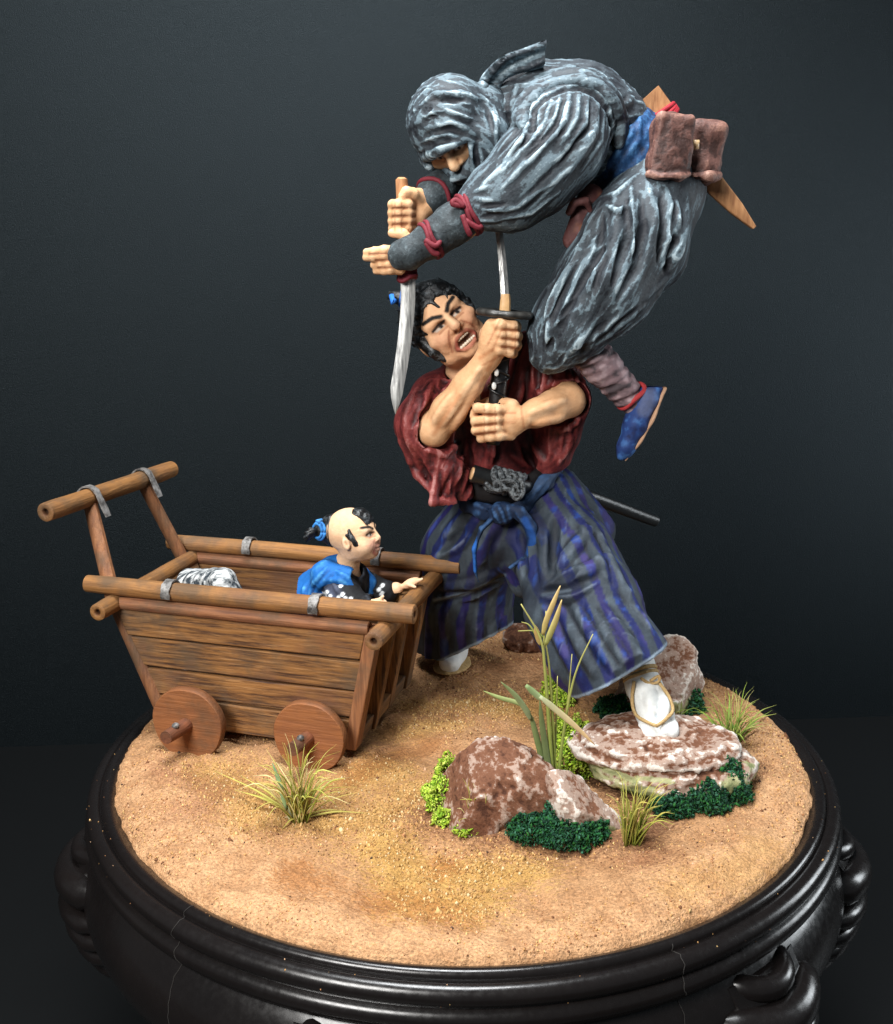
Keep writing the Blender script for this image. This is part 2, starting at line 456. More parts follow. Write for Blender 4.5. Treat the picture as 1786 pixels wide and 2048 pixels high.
# ring mouldings under the sand
prof = [(.90, -.05), (.99, -.03), (1.006, -.016)]+arc((1.024, -.024), .015, 120, -10, 6)+[(1.042, -.036)]+arc((1.054, -.050), .026, 112, -30, 9)+[(1.064, -.070)]+arc((1.062, -.098), .026, 75, -50, 8)+[(1.072, -.128), (1.05, -.14)]
RIM = prof
v, f = lathe(prof, 180); o = raw('rim_moulding', v, f[:, ::-1], LACQ); attach(o, stand)
prof = smoothline([(1.03, -.120), (1.075, -.17), (1.105, -.24), (1.10, -.32), (1.045, -.41), (.95, -.49), (.86, -.56), (.80, -.64)], 5)
v, f = lathe([tuple(q) for q in prof], 160); o = raw('drum', v, f[:, ::-1], LACQ); attach(o, stand)
v, f = lathe([(.70, -.62), (.86, -.62), (.90, -.66), (.92, -.72), (.88, -.85), (.0, -.85)], 96); o = raw('lower_ring', v, f[:, ::-1], LACQ); attach(o, stand)
m = Mat('crack', .8, .2); m.colour((.035, .032, .03)); CRACK = m.m
DRUM = [tuple(q) for q in prof]
def crack(az, pr, seed, w=.0010):
    r_ = random.Random(seed); pts = []; az = radians(az)
    for r, z in pr: az += radians(r_.uniform(-.25, .35)); pts.append(((r+.0006)*cos(az), (r+.0006)*sin(az), z+.0006))
    mb = MB(); mb.tube(pts, w, 5, True); mb.build('crack', CRACK, stand)
crack(-128, RIM[3:], 4); crack(-129, DRUM[1:22], 6); crack(-64.5, RIM[6:], 9); crack(-64, DRUM[1:12], 3, .0008)
# scrolled feet: a ribbed knee bulging out of the drum, then a leg curving in and down to the table
def foot(ang):
    M = lambda r, t, z: np.array([r*cos(ang)-t*sin(ang), r*sin(ang)+t*cos(ang), z])
    prof = smoothline([(1.05, -.16), (1.10, -.24), (1.10, -.36), (1.06, -.46), (1.0, -.56), (.93, -.65), (.90, -.74), (.93, -.86), (1.0, -1.0), (1.04, ZT+.001)], 4)
    v = []; f = []; n = len(prof)
    for i, (r, z) in enumerate(prof):
        t = i/(n-1); w = .085*(1-t)+.05
        for s_, q in ((-1, -.02), (-.92, .012), (-.4, .03), (.4, .03), (.92, .012), (1, -.02), (.9, -.12), (-.9, -.12)): v.append(M(r+q, w*s_, z))
    for i in range(n-1):
        for j in range(8): k = (j+1) % 8; f.append((i*8+j, i*8+k, i*8+8+k, i*8+8+j))
    f += [tuple(range(8))[::-1], tuple((n-1)*8+j for j in range(8))]
    b = MB(); b.add(v, f); o = b.build('foot', LACQ, stand, True, 45)
    # carved shell and the stepped rolls below it
    for i, (r, z, rad, hw) in enumerate(((1.105, -.185, .030, .10), (1.135, -.255, .050, .16), (1.150, -.335, .030, .185), (1.138, -.390, .029, .19), (1.118, -.443, .028, .185), (1.090, -.494, .027, .17), (1.055, -.542, .026, .15), (1.015, -.586, .025, .12))):
        mb = MB(); ts = np.linspace(-1, 1, 13); pts = []; rs = []
        for t in ts:
            pts.append(M(r-.075*abs(t)**2.2-(.012 if abs(t) > .95 else 0), hw*t, z+.012*t*t)); rs.append(rad*(1-.10*abs(t)**6)*(1 if abs(t) < .99 else .72))
        mb.tube(pts, rs, 14, True, None, None, (0, 0, 1)); mb.build('carved_roll', LACQ, o, True, 55)
def sphere_v(c, r, n=10, sc_=(1, 1, 1)):
    v = [(c[0], c[1], c[2]+r*sc_[2])]; f = []
    for i in range(1, n):
        for j in range(2*n): a, b = pi*i/n, 2*pi*j/(2*n); v.append((c[0]+r*sc_[0]*sin(a)*cos(b), c[1]+r*sc_[1]*sin(a)*sin(b), c[2]+r*sc_[2]*cos(a)))
    v.append((c[0], c[1], c[2]-r*sc_[2])); m_ = 2*n; last = len(v)-1
    for j in range(m_): f.append((0, 1+j, 1+(j+1) % m_)); f.append((last, 1+(n-2)*m_+(j+1) % m_, 1+(n-2)*m_+j))
    for i in range(n-2):
        for j in range(m_): a = 1+i*m_; f.append((a+j, a+m_+j, a+m_+(j+1) % m_, a+(j+1) % m_))
    return v, f
for k in (194, -13, 90, -50, 256): foot(radians(k))

# the sand disc
SAND_BASE = srgb(186, 143, 104)
def sand_height(x, y):
    p = np.stack([x, y, 0*x], -1); r = np.hypot(x, y)
    h = .018*fbm(p*2.2, 3, 3)+.006*fbm(p*9, 5, 3)+.012
    # low mounds round the rocks and under the man's feet
    for (px, py, R, a) in ((1060, 1640, .32, .035), (1340, 1560, .30, .03), (900, 1340, .3, .02), (1200, 1400, .35, .02)):
        g = G(px, py); h = h+a*np.exp(-((x-g[0])**2+(y-g[1])**2)/(R*.6)**2)
    return h*sstep(1.005, .90, r)+.004*fbm(p*30, 9, 2)*sstep(1.0, .97, r)
nr, na = 210, 720
rr = np.sqrt(np.linspace(0, 1, nr)); rr[0] = .0
th = np.linspace(0, 2*pi, na, endpoint=False)
Rr, Th = np.meshgrid(rr, th, indexing='ij'); edge = 1+.006*fbm(np.stack([np.cos(Th)*22, np.sin(Th)*22, 0*Th], -1), 2, 3)
Xs, Ys = Rr*np.cos(Th)*edge, Rr*np.sin(Th)*edge; Zs = sand_height(Xs, Ys)
Zs = Zs-.012*sstep(.98, 1.0, Rr)
Zs[-1] -= .03
v = np.stack([Xs, Ys, Zs], -1).reshape(-1, 3)
ii, jj = np.meshgrid(np.arange(nr-1), np.arange(na), indexing='ij'); k2 = (jj+1) % na
f = np.stack([ii*na+jj, (ii+1)*na+jj, (ii+1)*na+k2, ii*na+k2], -1).reshape(-1, 4)
f = f[:, :]
sand = Skin(v, f); sand.base(SAND_BASE)
def blob(paths, r, c, a, wob=.5):
    BLOBS.append((paths, r, c, a, wob))
def patch_colours(xy, jit):
    out = np.tile(np.array(SAND_BASE), (len(xy), 1)); yel = np.zeros(len(xy)); z_ = 0*xy[:, 0]
    wn = fbm(np.c_[xy*7, z_], 21, 4)
    for paths, r, c, a, wob in BLOBS:
        best = np.full(len(xy), 1e9)
        for path in paths:
            q = [G(*p)[:2] for p in path]; q = q if len(q) > 1 else q+[q[0]+1e-4]
            for p0_, p1_ in zip(q[:-1], q[1:]):
                d_ = p1_-p0_; t = np.clip(((xy-p0_)@d_)/(d_@d_+1e-12), 0, 1); best = np.minimum(best, np.hypot(*(xy-p0_-t[:, None]*d_).T))
        m_ = (1-sstep(r*.35, r*1.45, best+wn*wob*r+rng.normal(0, jit, len(xy))*r))*a
        out = out*(1-m_[:, None])+np.array(c)*m_[:, None]
        if c is YEL: yel = np.maximum(yel, m_)
    return out, yel
BLOBS = []
YEL = srgb(192, 152, 90); RUST = srgb(172, 114, 64); BRN = srgb(128, 90, 66); PNK = srgb(206, 162, 126); PALE = srgb(210, 166, 125); DK = srgb(100, 70, 52)
blob([[(300, 1560), (360, 1680), (500, 1790), (700, 1870), (1000, 1890), (1300, 1850), (1540, 1700), (1600, 1560), (1540, 1430)]], .10, PALE, .85)
blob([[(420, 1560), (540, 1640), (700, 1660), (840, 1610)], [(650, 1600), (760, 1560)]], .085, YEL, .75)
blob([[(740, 1710), (860, 1760), (1060, 1750)], [(760, 1700), (830, 1800), (960, 1800)]], .075, YEL, .95)
blob([[(820, 1430), (960, 1420), (1140, 1440)], [(780, 1480), (900, 1460)]], .06, YEL, .7)
blob([[(600, 1760), (680, 1790), (800, 1815), (900, 1830)]], .05, RUST, .6, .9)
blob([[(880, 1500), (780, 1530), (700, 1570)]], .04, RUST, .5, .9)
blob([[(890, 1740)]], .035, RUST, .7)
blob([[(840, 1640), (960, 1690), (1100, 1710), (1290, 1700), (1330, 1640)], [(1200, 1560), (1300, 1620), (1500, 1560)]], .055, BRN, .9)
blob([[(1150, 1540), (1240, 1600)], [(1130, 1480), (1200, 1520)]], .07, DK, .9)
blob([[(900, 1350), (1080, 1330), (1150, 1300)]], .07, srgb(150, 104, 72), .6)
blob([[(330, 1560), (430, 1600), (380, 1640)]], .06, srgb(160, 112, 84), .6)
blob([[(900, 1440), (780, 1440), (760, 1500)]], .05, srgb(140, 98, 72), .5)
blob([[(1260, 1740), (1330, 1720)]], .035, srgb(150, 104, 76), .6)
blob([[(1350, 1800), (1460, 1760), (1540, 1700)]], .05, srgb(196, 152, 100), .7)
sand.col = patch_colours(v[:, :2], .5)[0]
m = Mat('sand', .95, .12); c = m.coord()
g1 = m.noise(c, 150, 3, .7); g2 = m.noise(c, 55, 3, .6); g3 = m.noise(c, 14, 4, .6)
base_ = m.mix(m.ramp(g1, [(.30, 0), (.70, 1)]), (.55, .55, .56), (1.38, 1.36, 1.32))
base_ = m.mix(1.0, m.paint(), base_, 'MULTIPLY')
base_ = m.mix(m.ramp(g3, [(.38, .6), (.60, 0)]), base_, m.mix(1.0, base_, (.66, .58, .52), 'MULTIPLY'))
m.colour(base_)
hh = m.mix(.5, g1, g2); m.bump(hh, .022, .8); SAND = m.m
so = put('sand_disc', sand, SAND); tag(so, kind='structure'); so.name = 'ground'
# grains: too many to count
N = 60000
a_ = rng.uniform(0, 2*pi, N); r_ = np.sqrt(rng.uniform(0, .985, N)); gx, gy = r_*np.cos(a_), r_*np.sin(a_)
dens = fbm(np.stack([gx*4, gy*4, 0*gx], -1), 31, 3); yl = patch_colours(np.c_[gx, gy], .3)[1]; keep = dens+1.2*yl > rng.uniform(-.6, 1.7, N); yl = yl[keep]; gx, gy = gx[keep], gy[keep]; N = len(gx)
gz = sand_height(gx, gy); size = (.0026+.0008*yl)*np.exp(rng.normal(0, .38, N))
gz = gz-.012*sstep(.98, 1.0, np.hypot(gx, gy))
nd = 70; ri_ = rng.uniform(2, 21, nd); rp_ = np.array(RIM); k_ = ri_.astype(int); fr_ = (ri_-k_)[:, None]; rz_ = rp_[k_]*(1-fr_)+rp_[np.minimum(k_+1, len(rp_)-1)]*fr_
aa_ = rng.uniform(-pi, 0, nd); gx = np.r_[gx, rz_[:, 0]*np.cos(aa_)]; gy = np.r_[gy, rz_[:, 0]*np.sin(aa_)]; gz = np.r_[gz, rz_[:, 1]]; size = np.r_[size, .0014*np.exp(rng.normal(0, .4, nd))]; yl = np.r_[yl, np.zeros(nd)]; N += nd
tet = np.array([(1, 0, -.5), (-.5, .87, -.5), (-.5, -.87, -.5), (.1, .1, .9), (.6, .5, .3)])
tf = np.array([(0, 1, 4), (0, 4, 2), (1, 3, 4), (2, 4, 3), (1, 2, 3), (0, 2, 1)])
size = np.where(rng.uniform(0, 1, N) > .994, size*2.6, size)
rot = rng.uniform(0, 2*pi, N); cr, sr = np.cos(rot)[:, None], np.sin(rot)[:, None]
vx = (tet[None, :, 0]*cr-tet[None, :, 1]*sr)*size[:, None]+gx[:, None]; vy = (tet[None, :, 0]*sr+tet[None, :, 1]*cr)*size[:, None]+gy[:, None]
vz = tet[None, :, 2]*size[:, None]+gz[:, None]+.001
gv = np.stack([vx, vy, vz], -1).reshape(-1, 3); gf = (np.arange(N)[:, None, None]*5+tf[None]).reshape(-1, 3)
pal = np.array([srgb(196, 150, 96), srgb(214, 176, 120), srgb(170, 122, 84), srgb(120, 82, 58), srgb(206, 166, 132), srgb(80, 62, 52)])
gc = pal[rng.choice(6, N, p=[.3, .22, .22, .13, .1, .03])]*rng.uniform(.8, 1.1, (N, 1))
ypal = np.array([srgb(180, 142, 88), srgb(196, 162, 110), srgb(156, 116, 70), srgb(208, 184, 142)]); yc = ypal[rng.choice(4, N, p=[.45, .25, .2, .1])]*rng.uniform(.85, 1.1, (N, 1))
gc = np.where((yl > rng.uniform(.2, .8, N))[:, None], yc, gc); big = rng.uniform(0, 1, N) > .992; gc = np.repeat(gc, 5, 0)
m = Mat('grain', .9, .15); m.colour(m.paint()); GRAIN = m.m
o = raw('sand_grains', gv, gf, GRAIN, smooth=False, colours=gc); tag(o, 'loose ochre and brown grains scattered over the sand disc', 'sand', kind='stuff')
def ground_at(px, py):                              # photograph pixel -> point on the sand
    z = 0.
    for _ in range(4):
        g = G(px, py, z); z = float(sand_height(np.array([g[0]]), np.array([g[1]]))[0])
    return G(px, py, z)
# ------------------------------------------------------------------ wooden cart
def wood(name, axis, light=1.0, red=0.0, grain=1.0):
    m = Mat(name, .62, .3); c = m.coord(); rnd = m.node('ShaderNodeObjectInfo').outputs['Random']
    va = m.node('ShaderNodeVectorMath', operation='ADD'); m.link(c, va.inputs[0]); m.link(m.math('MULTIPLY', rnd, 9.0), va.inputs[1]); c = va.outputs[0]; s_ = [34, 34, 34]; s_[axis] = 2.6
    g = m.noise(m.scale(c, *s_), 2.2, 5, .65); s2 = [90, 90, 90]; s2[axis] = 5
    g2 = m.noise(m.scale(c, *s2), 1.6, 3, .6); b = m.noise(c, 7, 4, .6)
    A = np.array(srgb(146, 102, 58))*light; D = np.array(srgb(72, 48, 34))*light; L = np.array(srgb(184, 138, 90))*light
    if red: A = A*(1-red)+np.array(srgb(142, 92, 68))*red; D = D*(1-red)+np.array(srgb(88, 52, 44))*red; L = L*(1-red)+np.array(srgb(172, 124, 98))*red
    D = A*(1-grain)+D*grain; L = A*(1-grain)+L*grain
    cc = m.mix(m.ramp(g, [(.38, 0), (.49, .6), (.62, 1)]), D, A)
    cc = m.mix(m.ramp(g2, [(.56, 0), (.70, .55)]), cc, L)
    cc = m.mix(m.ramp(b, [(.47, 0), (.64, .75)]), cc, srgb(88, 72, 56))
    cc = m.mix(m.ramp(m.noise(c, 3.1, 5, .7), [(.52, 0), (.66, .5)]), cc, srgb(120, 80, 58))
    cc = m.mix(1.0, cc, m.ramp(rnd, [(0, .78), (1, 1.18)]), 'MULTIPLY')
    cc = m.mix(1.0, cc, m.paint(), 'MULTIPLY'); m.colour(cc)
    m.bump(m.mix(.5, g, g2), .006, .7); m.rough(m.ramp(g2, [(.3, .5), (.7, .75)])); return m.m
WX, WY, WZ = wood('wood_along_x', 0), wood('wood_along_y', 1), wood('wood_along_z', 2)
PX_, PY_ = wood('pole_wood_x', 0, 1.05, 0, .45), wood('pole_wood_y', 1, 1.05, 0, .45)
WHL = wood('wheel_wood', 0, 1.0, .35, .35)
RX, RY, RZ = wood('reddish_wood_x', 0, .9, .6, .7), wood('reddish_wood_y', 1, .9, .7, .5), wood('reddish_wood_z', 2, 1.0, .55, .5)
m = Mat('worn_steel', .55, .4); m.b.inputs['Metallic'].default_value = .4; c = m.coord(); n1 = m.noise(c, 45, 4, .65)
m.colour(m.mix(m.ramp(n1, [(.35, 0), (.62, 1)]), (.06, .055, .052), (.30, .29, .28))); m.bump(n1, .006, .6); STEEL = m.m

PSI = -.278; CW = .479
cu = np.array([cos(PSI), sin(PSI), 0]); cw = np.array([-sin(PSI), cos(PSI), 0]); C0 = np.array([-.6, -.051, 0])
def to_cart(p): d = np.array(p)-C0; return np.array([d@cu, d@cw, d[2]])
cart = thing('cart', C0, 'wooden plank cart with pole rails, disc wheels and an angled push handle', 'cart')
cart.rotation_euler = (0, 0, PSI)
def part(mb, name, mat, parent=None, angle=None, smooth=True):
    o = mb.build(name, mat, None, smooth, angle); o.parent = parent or cart; return o
PALE_ = (1.7, 1.6, 1.65); DARKC = (.18, .14, .12)
def pole(name, a, b, r, mat, parent=None, hollow=True, seg=20, wob=.0016):
    a, b = np.array(a, float), np.array(b, float); n = 16; L = b-a; t = L/np.linalg.norm(L); mb = MB()
    ts = np.linspace(0, 1, n); off = [np.array([0, 0, wob*fbm(np.array([[q*3, a[0]*9, a[1]*9+b[2]*5]]), 5)[0]]) for q in ts]
    pts = [a+L*q+o_ for q, o_ in zip(ts, off)]; rs = [r*(1+.035*noise(np.array([[q*5, a[0]*7, b[1]*7]]), 3)[0]) for q in ts]
    rs[0] *= .95; rs[-1] *= .95
    mb.tube(pts, rs, seg, False)
    for e, d, rr_ in ((pts[0], -t, rs[0]), (pts[-1], t, rs[-1])):
        # end grain: pale rim, dark pith hole
        x = np.cross(d, (0, 0, 1.) if abs(d[2]) < .9 else (1., 0, 0)); x /= np.linalg.norm(x); y = np.cross(d, x)
        v = []; f = []; cs = []
        for k, (q, dz, cc) in enumerate(((1, 0, PALE_), (.86, .0022, PALE_), (.5, .0015, (1.35, 1.2, 1.2)), (.34, -.001, (.6, .5, .5)), (.26, -.012 if hollow else -.002, DARKC))):
            for j in range(seg): w = 2*pi*j/seg; v.append(e+d*dz+rr_*q*(x*cos(w)+y*sin(w)))
            cs += [cc]*seg
        for k in range(4):
            for j in range(seg): i2 = (j+1) % seg; f.append((k*seg+j, k*seg+i2, (k+1)*seg+i2, (k+1)*seg+j))
        f.append(tuple(4*seg+j for j in range(seg)))
        n0 = len(mb.v); mb.v += [tuple(q) for q in v]; mb.f += [tuple(i+n0 for i in q) for q in f]; mb.c += cs
    return part(mb, name, mat, parent, 50)
ZR = .473
RK = .435
def ur(z): return -.31-(z-.08)*RK                    # rear edge of the sides
def uf(z): return .294+(z-.05)*.20                   # front edge
# side rails, lower rails and cross rails
pole('side_rail', (-.538, 0, ZR), (.484, 0, ZR+.004), .0275, PX_)
pole('side_rail', (-.538, CW, ZR), (.484, CW, ZR), .0265, PX_)
pole('lower_rail', (ur(.42)+.02, -.004, .425), (uf(.42)-.015, -.004, .425), .020, RX)
pole('lower_rail', (ur(.42)+.02, CW-.004, .425), (uf(.42)-.015, CW-.004, .425), .021, RX)
pole('cross_rail', (-.447, -.095, ZR-.048), (-.447, CW+.06, ZR-.048), .0265, PY_)
pole('cross_rail', (.398, -.095, ZR-.048), (.398, CW+.05, ZR-.048), .0265, PY_)
# planks
def plank(name, c8, mat, parent=None):
    # c8: eight corners (near/bottom face order of MB.box); edges chamfered by shrinking one copy
    b = MB(); v = np.array(c8, float); cen = v.mean(0)
    b.add(v, [(0,3,2,1),(4,5,6,7),(0,1,5,4),(1,2,6,5),(2,3,7,6),(3,0,4,7)])
    o = part(b, name, mat, parent, 30)
    o.location = (random.uniform(-.004, .004), random.uniform(-.0025, .0025), 0); o.rotation_euler = (0, random.uniform(-.006, .006) if name == 'plank' else 0, 0)
    md = o.modifiers.new('bevel', 'BEVEL'); md.width = .0035; md.segments = 2; md.limit_method = 'ANGLE'
    return o
zs = [.43, .325, .23, .145, .05]
for wi, (w0, w1) in enumerate(((-.006, .016), (CW-.016, CW+.006))):
    for i in range(4):
        zt, zb = zs[i]-.0036, zs[i+1]+.0036; j = random.uniform(-.003, .003)
        plank('plank', [(ur(zb)+.012, w0+j, zb), (uf(zb)-.02, w0+j, zb), (uf(zb)-.02, w1+j, zb), (ur(zb)+.012, w1+j, zb),
                        (ur(zt)+.012, w0+j, zt), (uf(zt)-.02, w0+j, zt), (uf(zt)-.02, w1+j, zt), (ur(zt)+.012, w1+j, zt)], WX)
for i in range(4):                                    # rear and front boards
    zt, zb = zs[i]-.0036, zs[i+1]+.0036; j = random.uniform(-.003, .003)
    plank('plank', [(ur(zb)+.004+j, .02, zb), (ur(zb)+.026+j, .02, zb), (ur(zb)+.026+j, CW-.02, zb), (ur(zb)+.004+j, CW-.02, zb),
                    (ur(zt)+.004+j, .02, zt), (ur(zt)+.026+j, .02, zt), (ur(zt)+.026+j, CW-.02, zt), (ur(zt)+.004+j, CW-.02, zt)], WY)
    zt2 = min(zt, .40)
    plank('plank', [(uf(zb)-.040+j, .02, zb), (uf(zb)-.022+j, .02, zb), (uf(zb)-.022+j, CW-.02, zb), (uf(zb)-.040+j, CW-.02, zb),
                    (uf(zt2)-.040+j, .02, zt2), (uf(zt2)-.022+j, .02, zt2), (uf(zt2)-.022+j, CW-.02, zt2), (uf(zt2)-.040+j, CW-.02, zt2)], WY)
plank('floor_board', [(ur(.06)+.02, .015, .052), (uf(.06)-.03, .015, .052), (uf(.06)-.03, CW-.015, .052), (ur(.06)+.02, CW-.015, .052),
                      (ur(.06)+.02, .015, .07), (uf(.06)-.03, .015, .07), (uf(.06)-.03, CW-.015, .07), (ur(.06)+.02, CW-.015, .07)], WX)
# front slats and bottom bar
for i, w_ in enumerate((.012, .155, .31, CW-.012)):
    h_ = .026 if i in (0, 3) else .021; z0, z1 = .05, .425
    plank('slat', [(uf(z0)-.022, w_-h_, z0), (uf(z0)+.016, w_-h_, z0), (uf(z0)+.016, w_+h_, z0), (uf(z0)-.022, w_+h_, z0),
                   (uf(z1)-.022, w_-h_, z1), (uf(z1)+.016, w_-h_, z1), (uf(z1)+.016, w_+h_, z1), (uf(z1)-.022, w_+h_, z1)], RZ if i == 0 else WZ)
plank('bottom_bar', [(uf(.05)-.02, .04, .05), (uf(.05)+.012, .04, .05), (uf(.05)+.012, CW-.04, .05), (uf(.05)-.02, CW-.04, .05),
                     (uf(.10)-.02, .04, .10), (uf(.10)+.012, .04, .10), (uf(.10)+.012, CW-.04, .10), (uf(.10)-.02, CW-.04, .10)], WY)
# rear posts running up to the push handle
HB = np.array([-.576, .10, .700]); HF = np.array([-.566, .385, .695])
def post(a, b, r):
    mb = MB(); pts = [lerp(a, b, q) for q in np.linspace(0, 1, 10)]; d = (np.array(b)-a); mb.tube(pts, [r*(1.04-.08*q) for q in np.linspace(0, 1, 10)], 10, True, None, .8, (0, 1, 0))
    return part(mb, 'handle_post', RZ, None, 40)
post((ur(.06), -.004, .06), (ur(.43)-.004, .012, .43), .021); post((ur(.06), CW+.004, .06), (ur(.43)-.004, CW-.012, .43), .021)
post((ur(.38)-.02, .016, .40), HB, .024); post((ur(.38)-.02, CW-.03, .40), HF, .022)
hd = (HF-HB)/np.linalg.norm(HF-HB)
hb0 = to_cart(G(84, 1038, .722)); hb1 = to_cart(G(345, 950, .722))
hb0 = HB-hd*.205+np.array([0, 0, .012]); hb1 = HF+hd*.175+np.array([0, 0, .012])
hbar = pole('handle_bar', hb0, hb1, .0285, PY_)
# straps of bent steel
def strap(c, r, ax, tail, parent=None, wd=.014, down=(0, 0, -1)):
    ax = np.array(ax, float); ax /= np.linalg.norm(ax); dn = np.array(down, float); side = np.cross(ax, dn); c = np.array(c, float); r = r+.004
    pts = [c-dn*0+side*r*cos(t)-dn*r*sin(t) for t in np.linspace(pi*1.12, 0, 12)]
    pts += [pts[-1]+dn*tail*q for q in (.33, .66, 1.0)]
    v = []; f = []; n = len(pts)
    for i, p_ in enumerate(pts):
        o_ = (p_-c) if i < 12 else side; o_ = o_-ax*(o_@ax); o_ = o_/np.linalg.norm(o_); wv_ = wd*(1+.12*sin(i*2.1))
        for s_, t_ in ((-1, 0), (1, 0), (1, 1), (-1, 1)): v.append(p_+ax*wv_*s_+o_*.005*t_)
    for i in range(n-1):
        for j in range(4): k = (j+1) % 4; f.append((i*4+j, i*4+k, i*4+4+k, i*4+4+j))
    f += [(0, 1, 2, 3), tuple(4*(n-1)+j for j in (3, 2, 1, 0))]
    b = MB(); b.add(v, f); return part(b, 'strap', STEEL, parent, 35)
def u_at(px, py, w, z):
    best = min(np.linspace(-.55, .5, 400), key=lambda u_: abs(proj((C0+cu*u_+cw*w+np.array([0, 0, z]))[None])[0][0]-px)); return best
for px, w_ in ((342, 0), (634, 0), (500, CW), (757, CW)):
    u_ = u_at(px, 0, w_, ZR); strap((u_, w_, ZR+.001), .0275, (1, 0, 0), .055)
for q, pdir in ((HB, RK), (HF, RK)):
    c_ = q+np.array([0, 0, .012]); strap(c_, .0285, -hd, .075, hbar, .012, np.array([.40, 0, -.92])/1.003)
# wheels
for i, (px, py, ax) in enumerate(((378, 1468, .115), (621, 1482, .10))):
    c = to_cart(G(px, py, .107)); c[1] = -.088 if i == 0 else -.072; c[0] = u_at(px, py, c[1], .107); c[2] = .109
    mb = MB(); r = .112 if i == 0 else .108; seg = 44; v = []; f = []; cs = []
    for (rq, y, cc) in ((.0, .016, 1), (r*.97, .016, 1), (r, .011, .62), (r, -.011, .62), (r*.97, -.016, .95), (.03, -.0165, 1), (0, -.0165, .9)):
        for j in range(seg):
            w = 2*pi*j/seg; wob = 1+.012*sin(3*w+i)+.008*sin(7*w); v.append((c[0]+rq*wob*cos(w), c[1]+y, c[2]+rq*wob*sin(w)))
            cs.append((cc*1.0, cc*.86, cc*.80))
    for a in range(6):
        for j in range(seg): k = (j+1) % seg; f.append((a*seg+j, a*seg+k, (a+1)*seg+k, (a+1)*seg+j))
    mb.v, mb.f, mb.c = v, f, cs
    tilt = radians(4 if i else -3)
    wh = part(mb, 'wheel', WHL, None, 40)
    mb = MB(); e = c+np.array([-.010, -ax, .006]); mb.tube([(c[0], CW*.3, c[2]), c, lerp(c, e, .5), e], [.020, .022, .021, .019], 14, True, (.72, .6, .58)); axo = part(mb, 'axle', RY, wh, 40)
    mb = MB(); mb.add(*sphere_v(lerp(c, e, .62)+np.array([.006, -.004, .022]), .011, 6, (1, 1, .8))); part(mb, 'pin', STEEL, axo)
    # far-side wheel on the same axle
    mb2 = MB(); f2 = f; v2 = [(q[0], q[1]-c[1]+CW+.065, q[2]) for q in v]; mb2.v, mb2.f, mb2.c = v2, f2, cs; part(mb2, 'wheel', WHL, None, 40)
# folded cloth lying in the cart
m = Mat('striped_cloth', .85, .2); c = m.coord(); n1 = m.noise(m.scale(c, 3, 14, 9), 5, 4, .6)
m.colour(m.mix(m.ramp(n1, [(.42, 0), (.50, .35), (.58, 1)]), (.035, .045, .055), (.62, .64, .64))); m.bump(n1, .01, .6); CLOTHS = m.m
pc = C0+cu*(-.285)+cw*.22; cy = Clay(pc+np.array([-.2, -.2, .03]), pc+np.array([.25, .2, .52]), .005)
for k in range(5):
    a_ = pc+cu*(-.07+.040*k)+cw*(.06-.02*k)+np.array([0, 0, .408+.010*k]); cy.cone(a_, a_+cu*.07+np.array([0, 0, -.24]), .044, .06, .010)
cy.cone(pc+np.array([-.02, 0, .08]), pc+np.array([.02, 0, .25]), .10, .07, .03)
sk = cy.mesh(); sk.push(.004*fbm(sk.v*26, 3, 2)); sk.base((1, 1, 1))
tag(put('cloth_bundle', sk, CLOTHS), 'crumpled grey and white streaked cloth lying in the back of the cart', 'cloth')
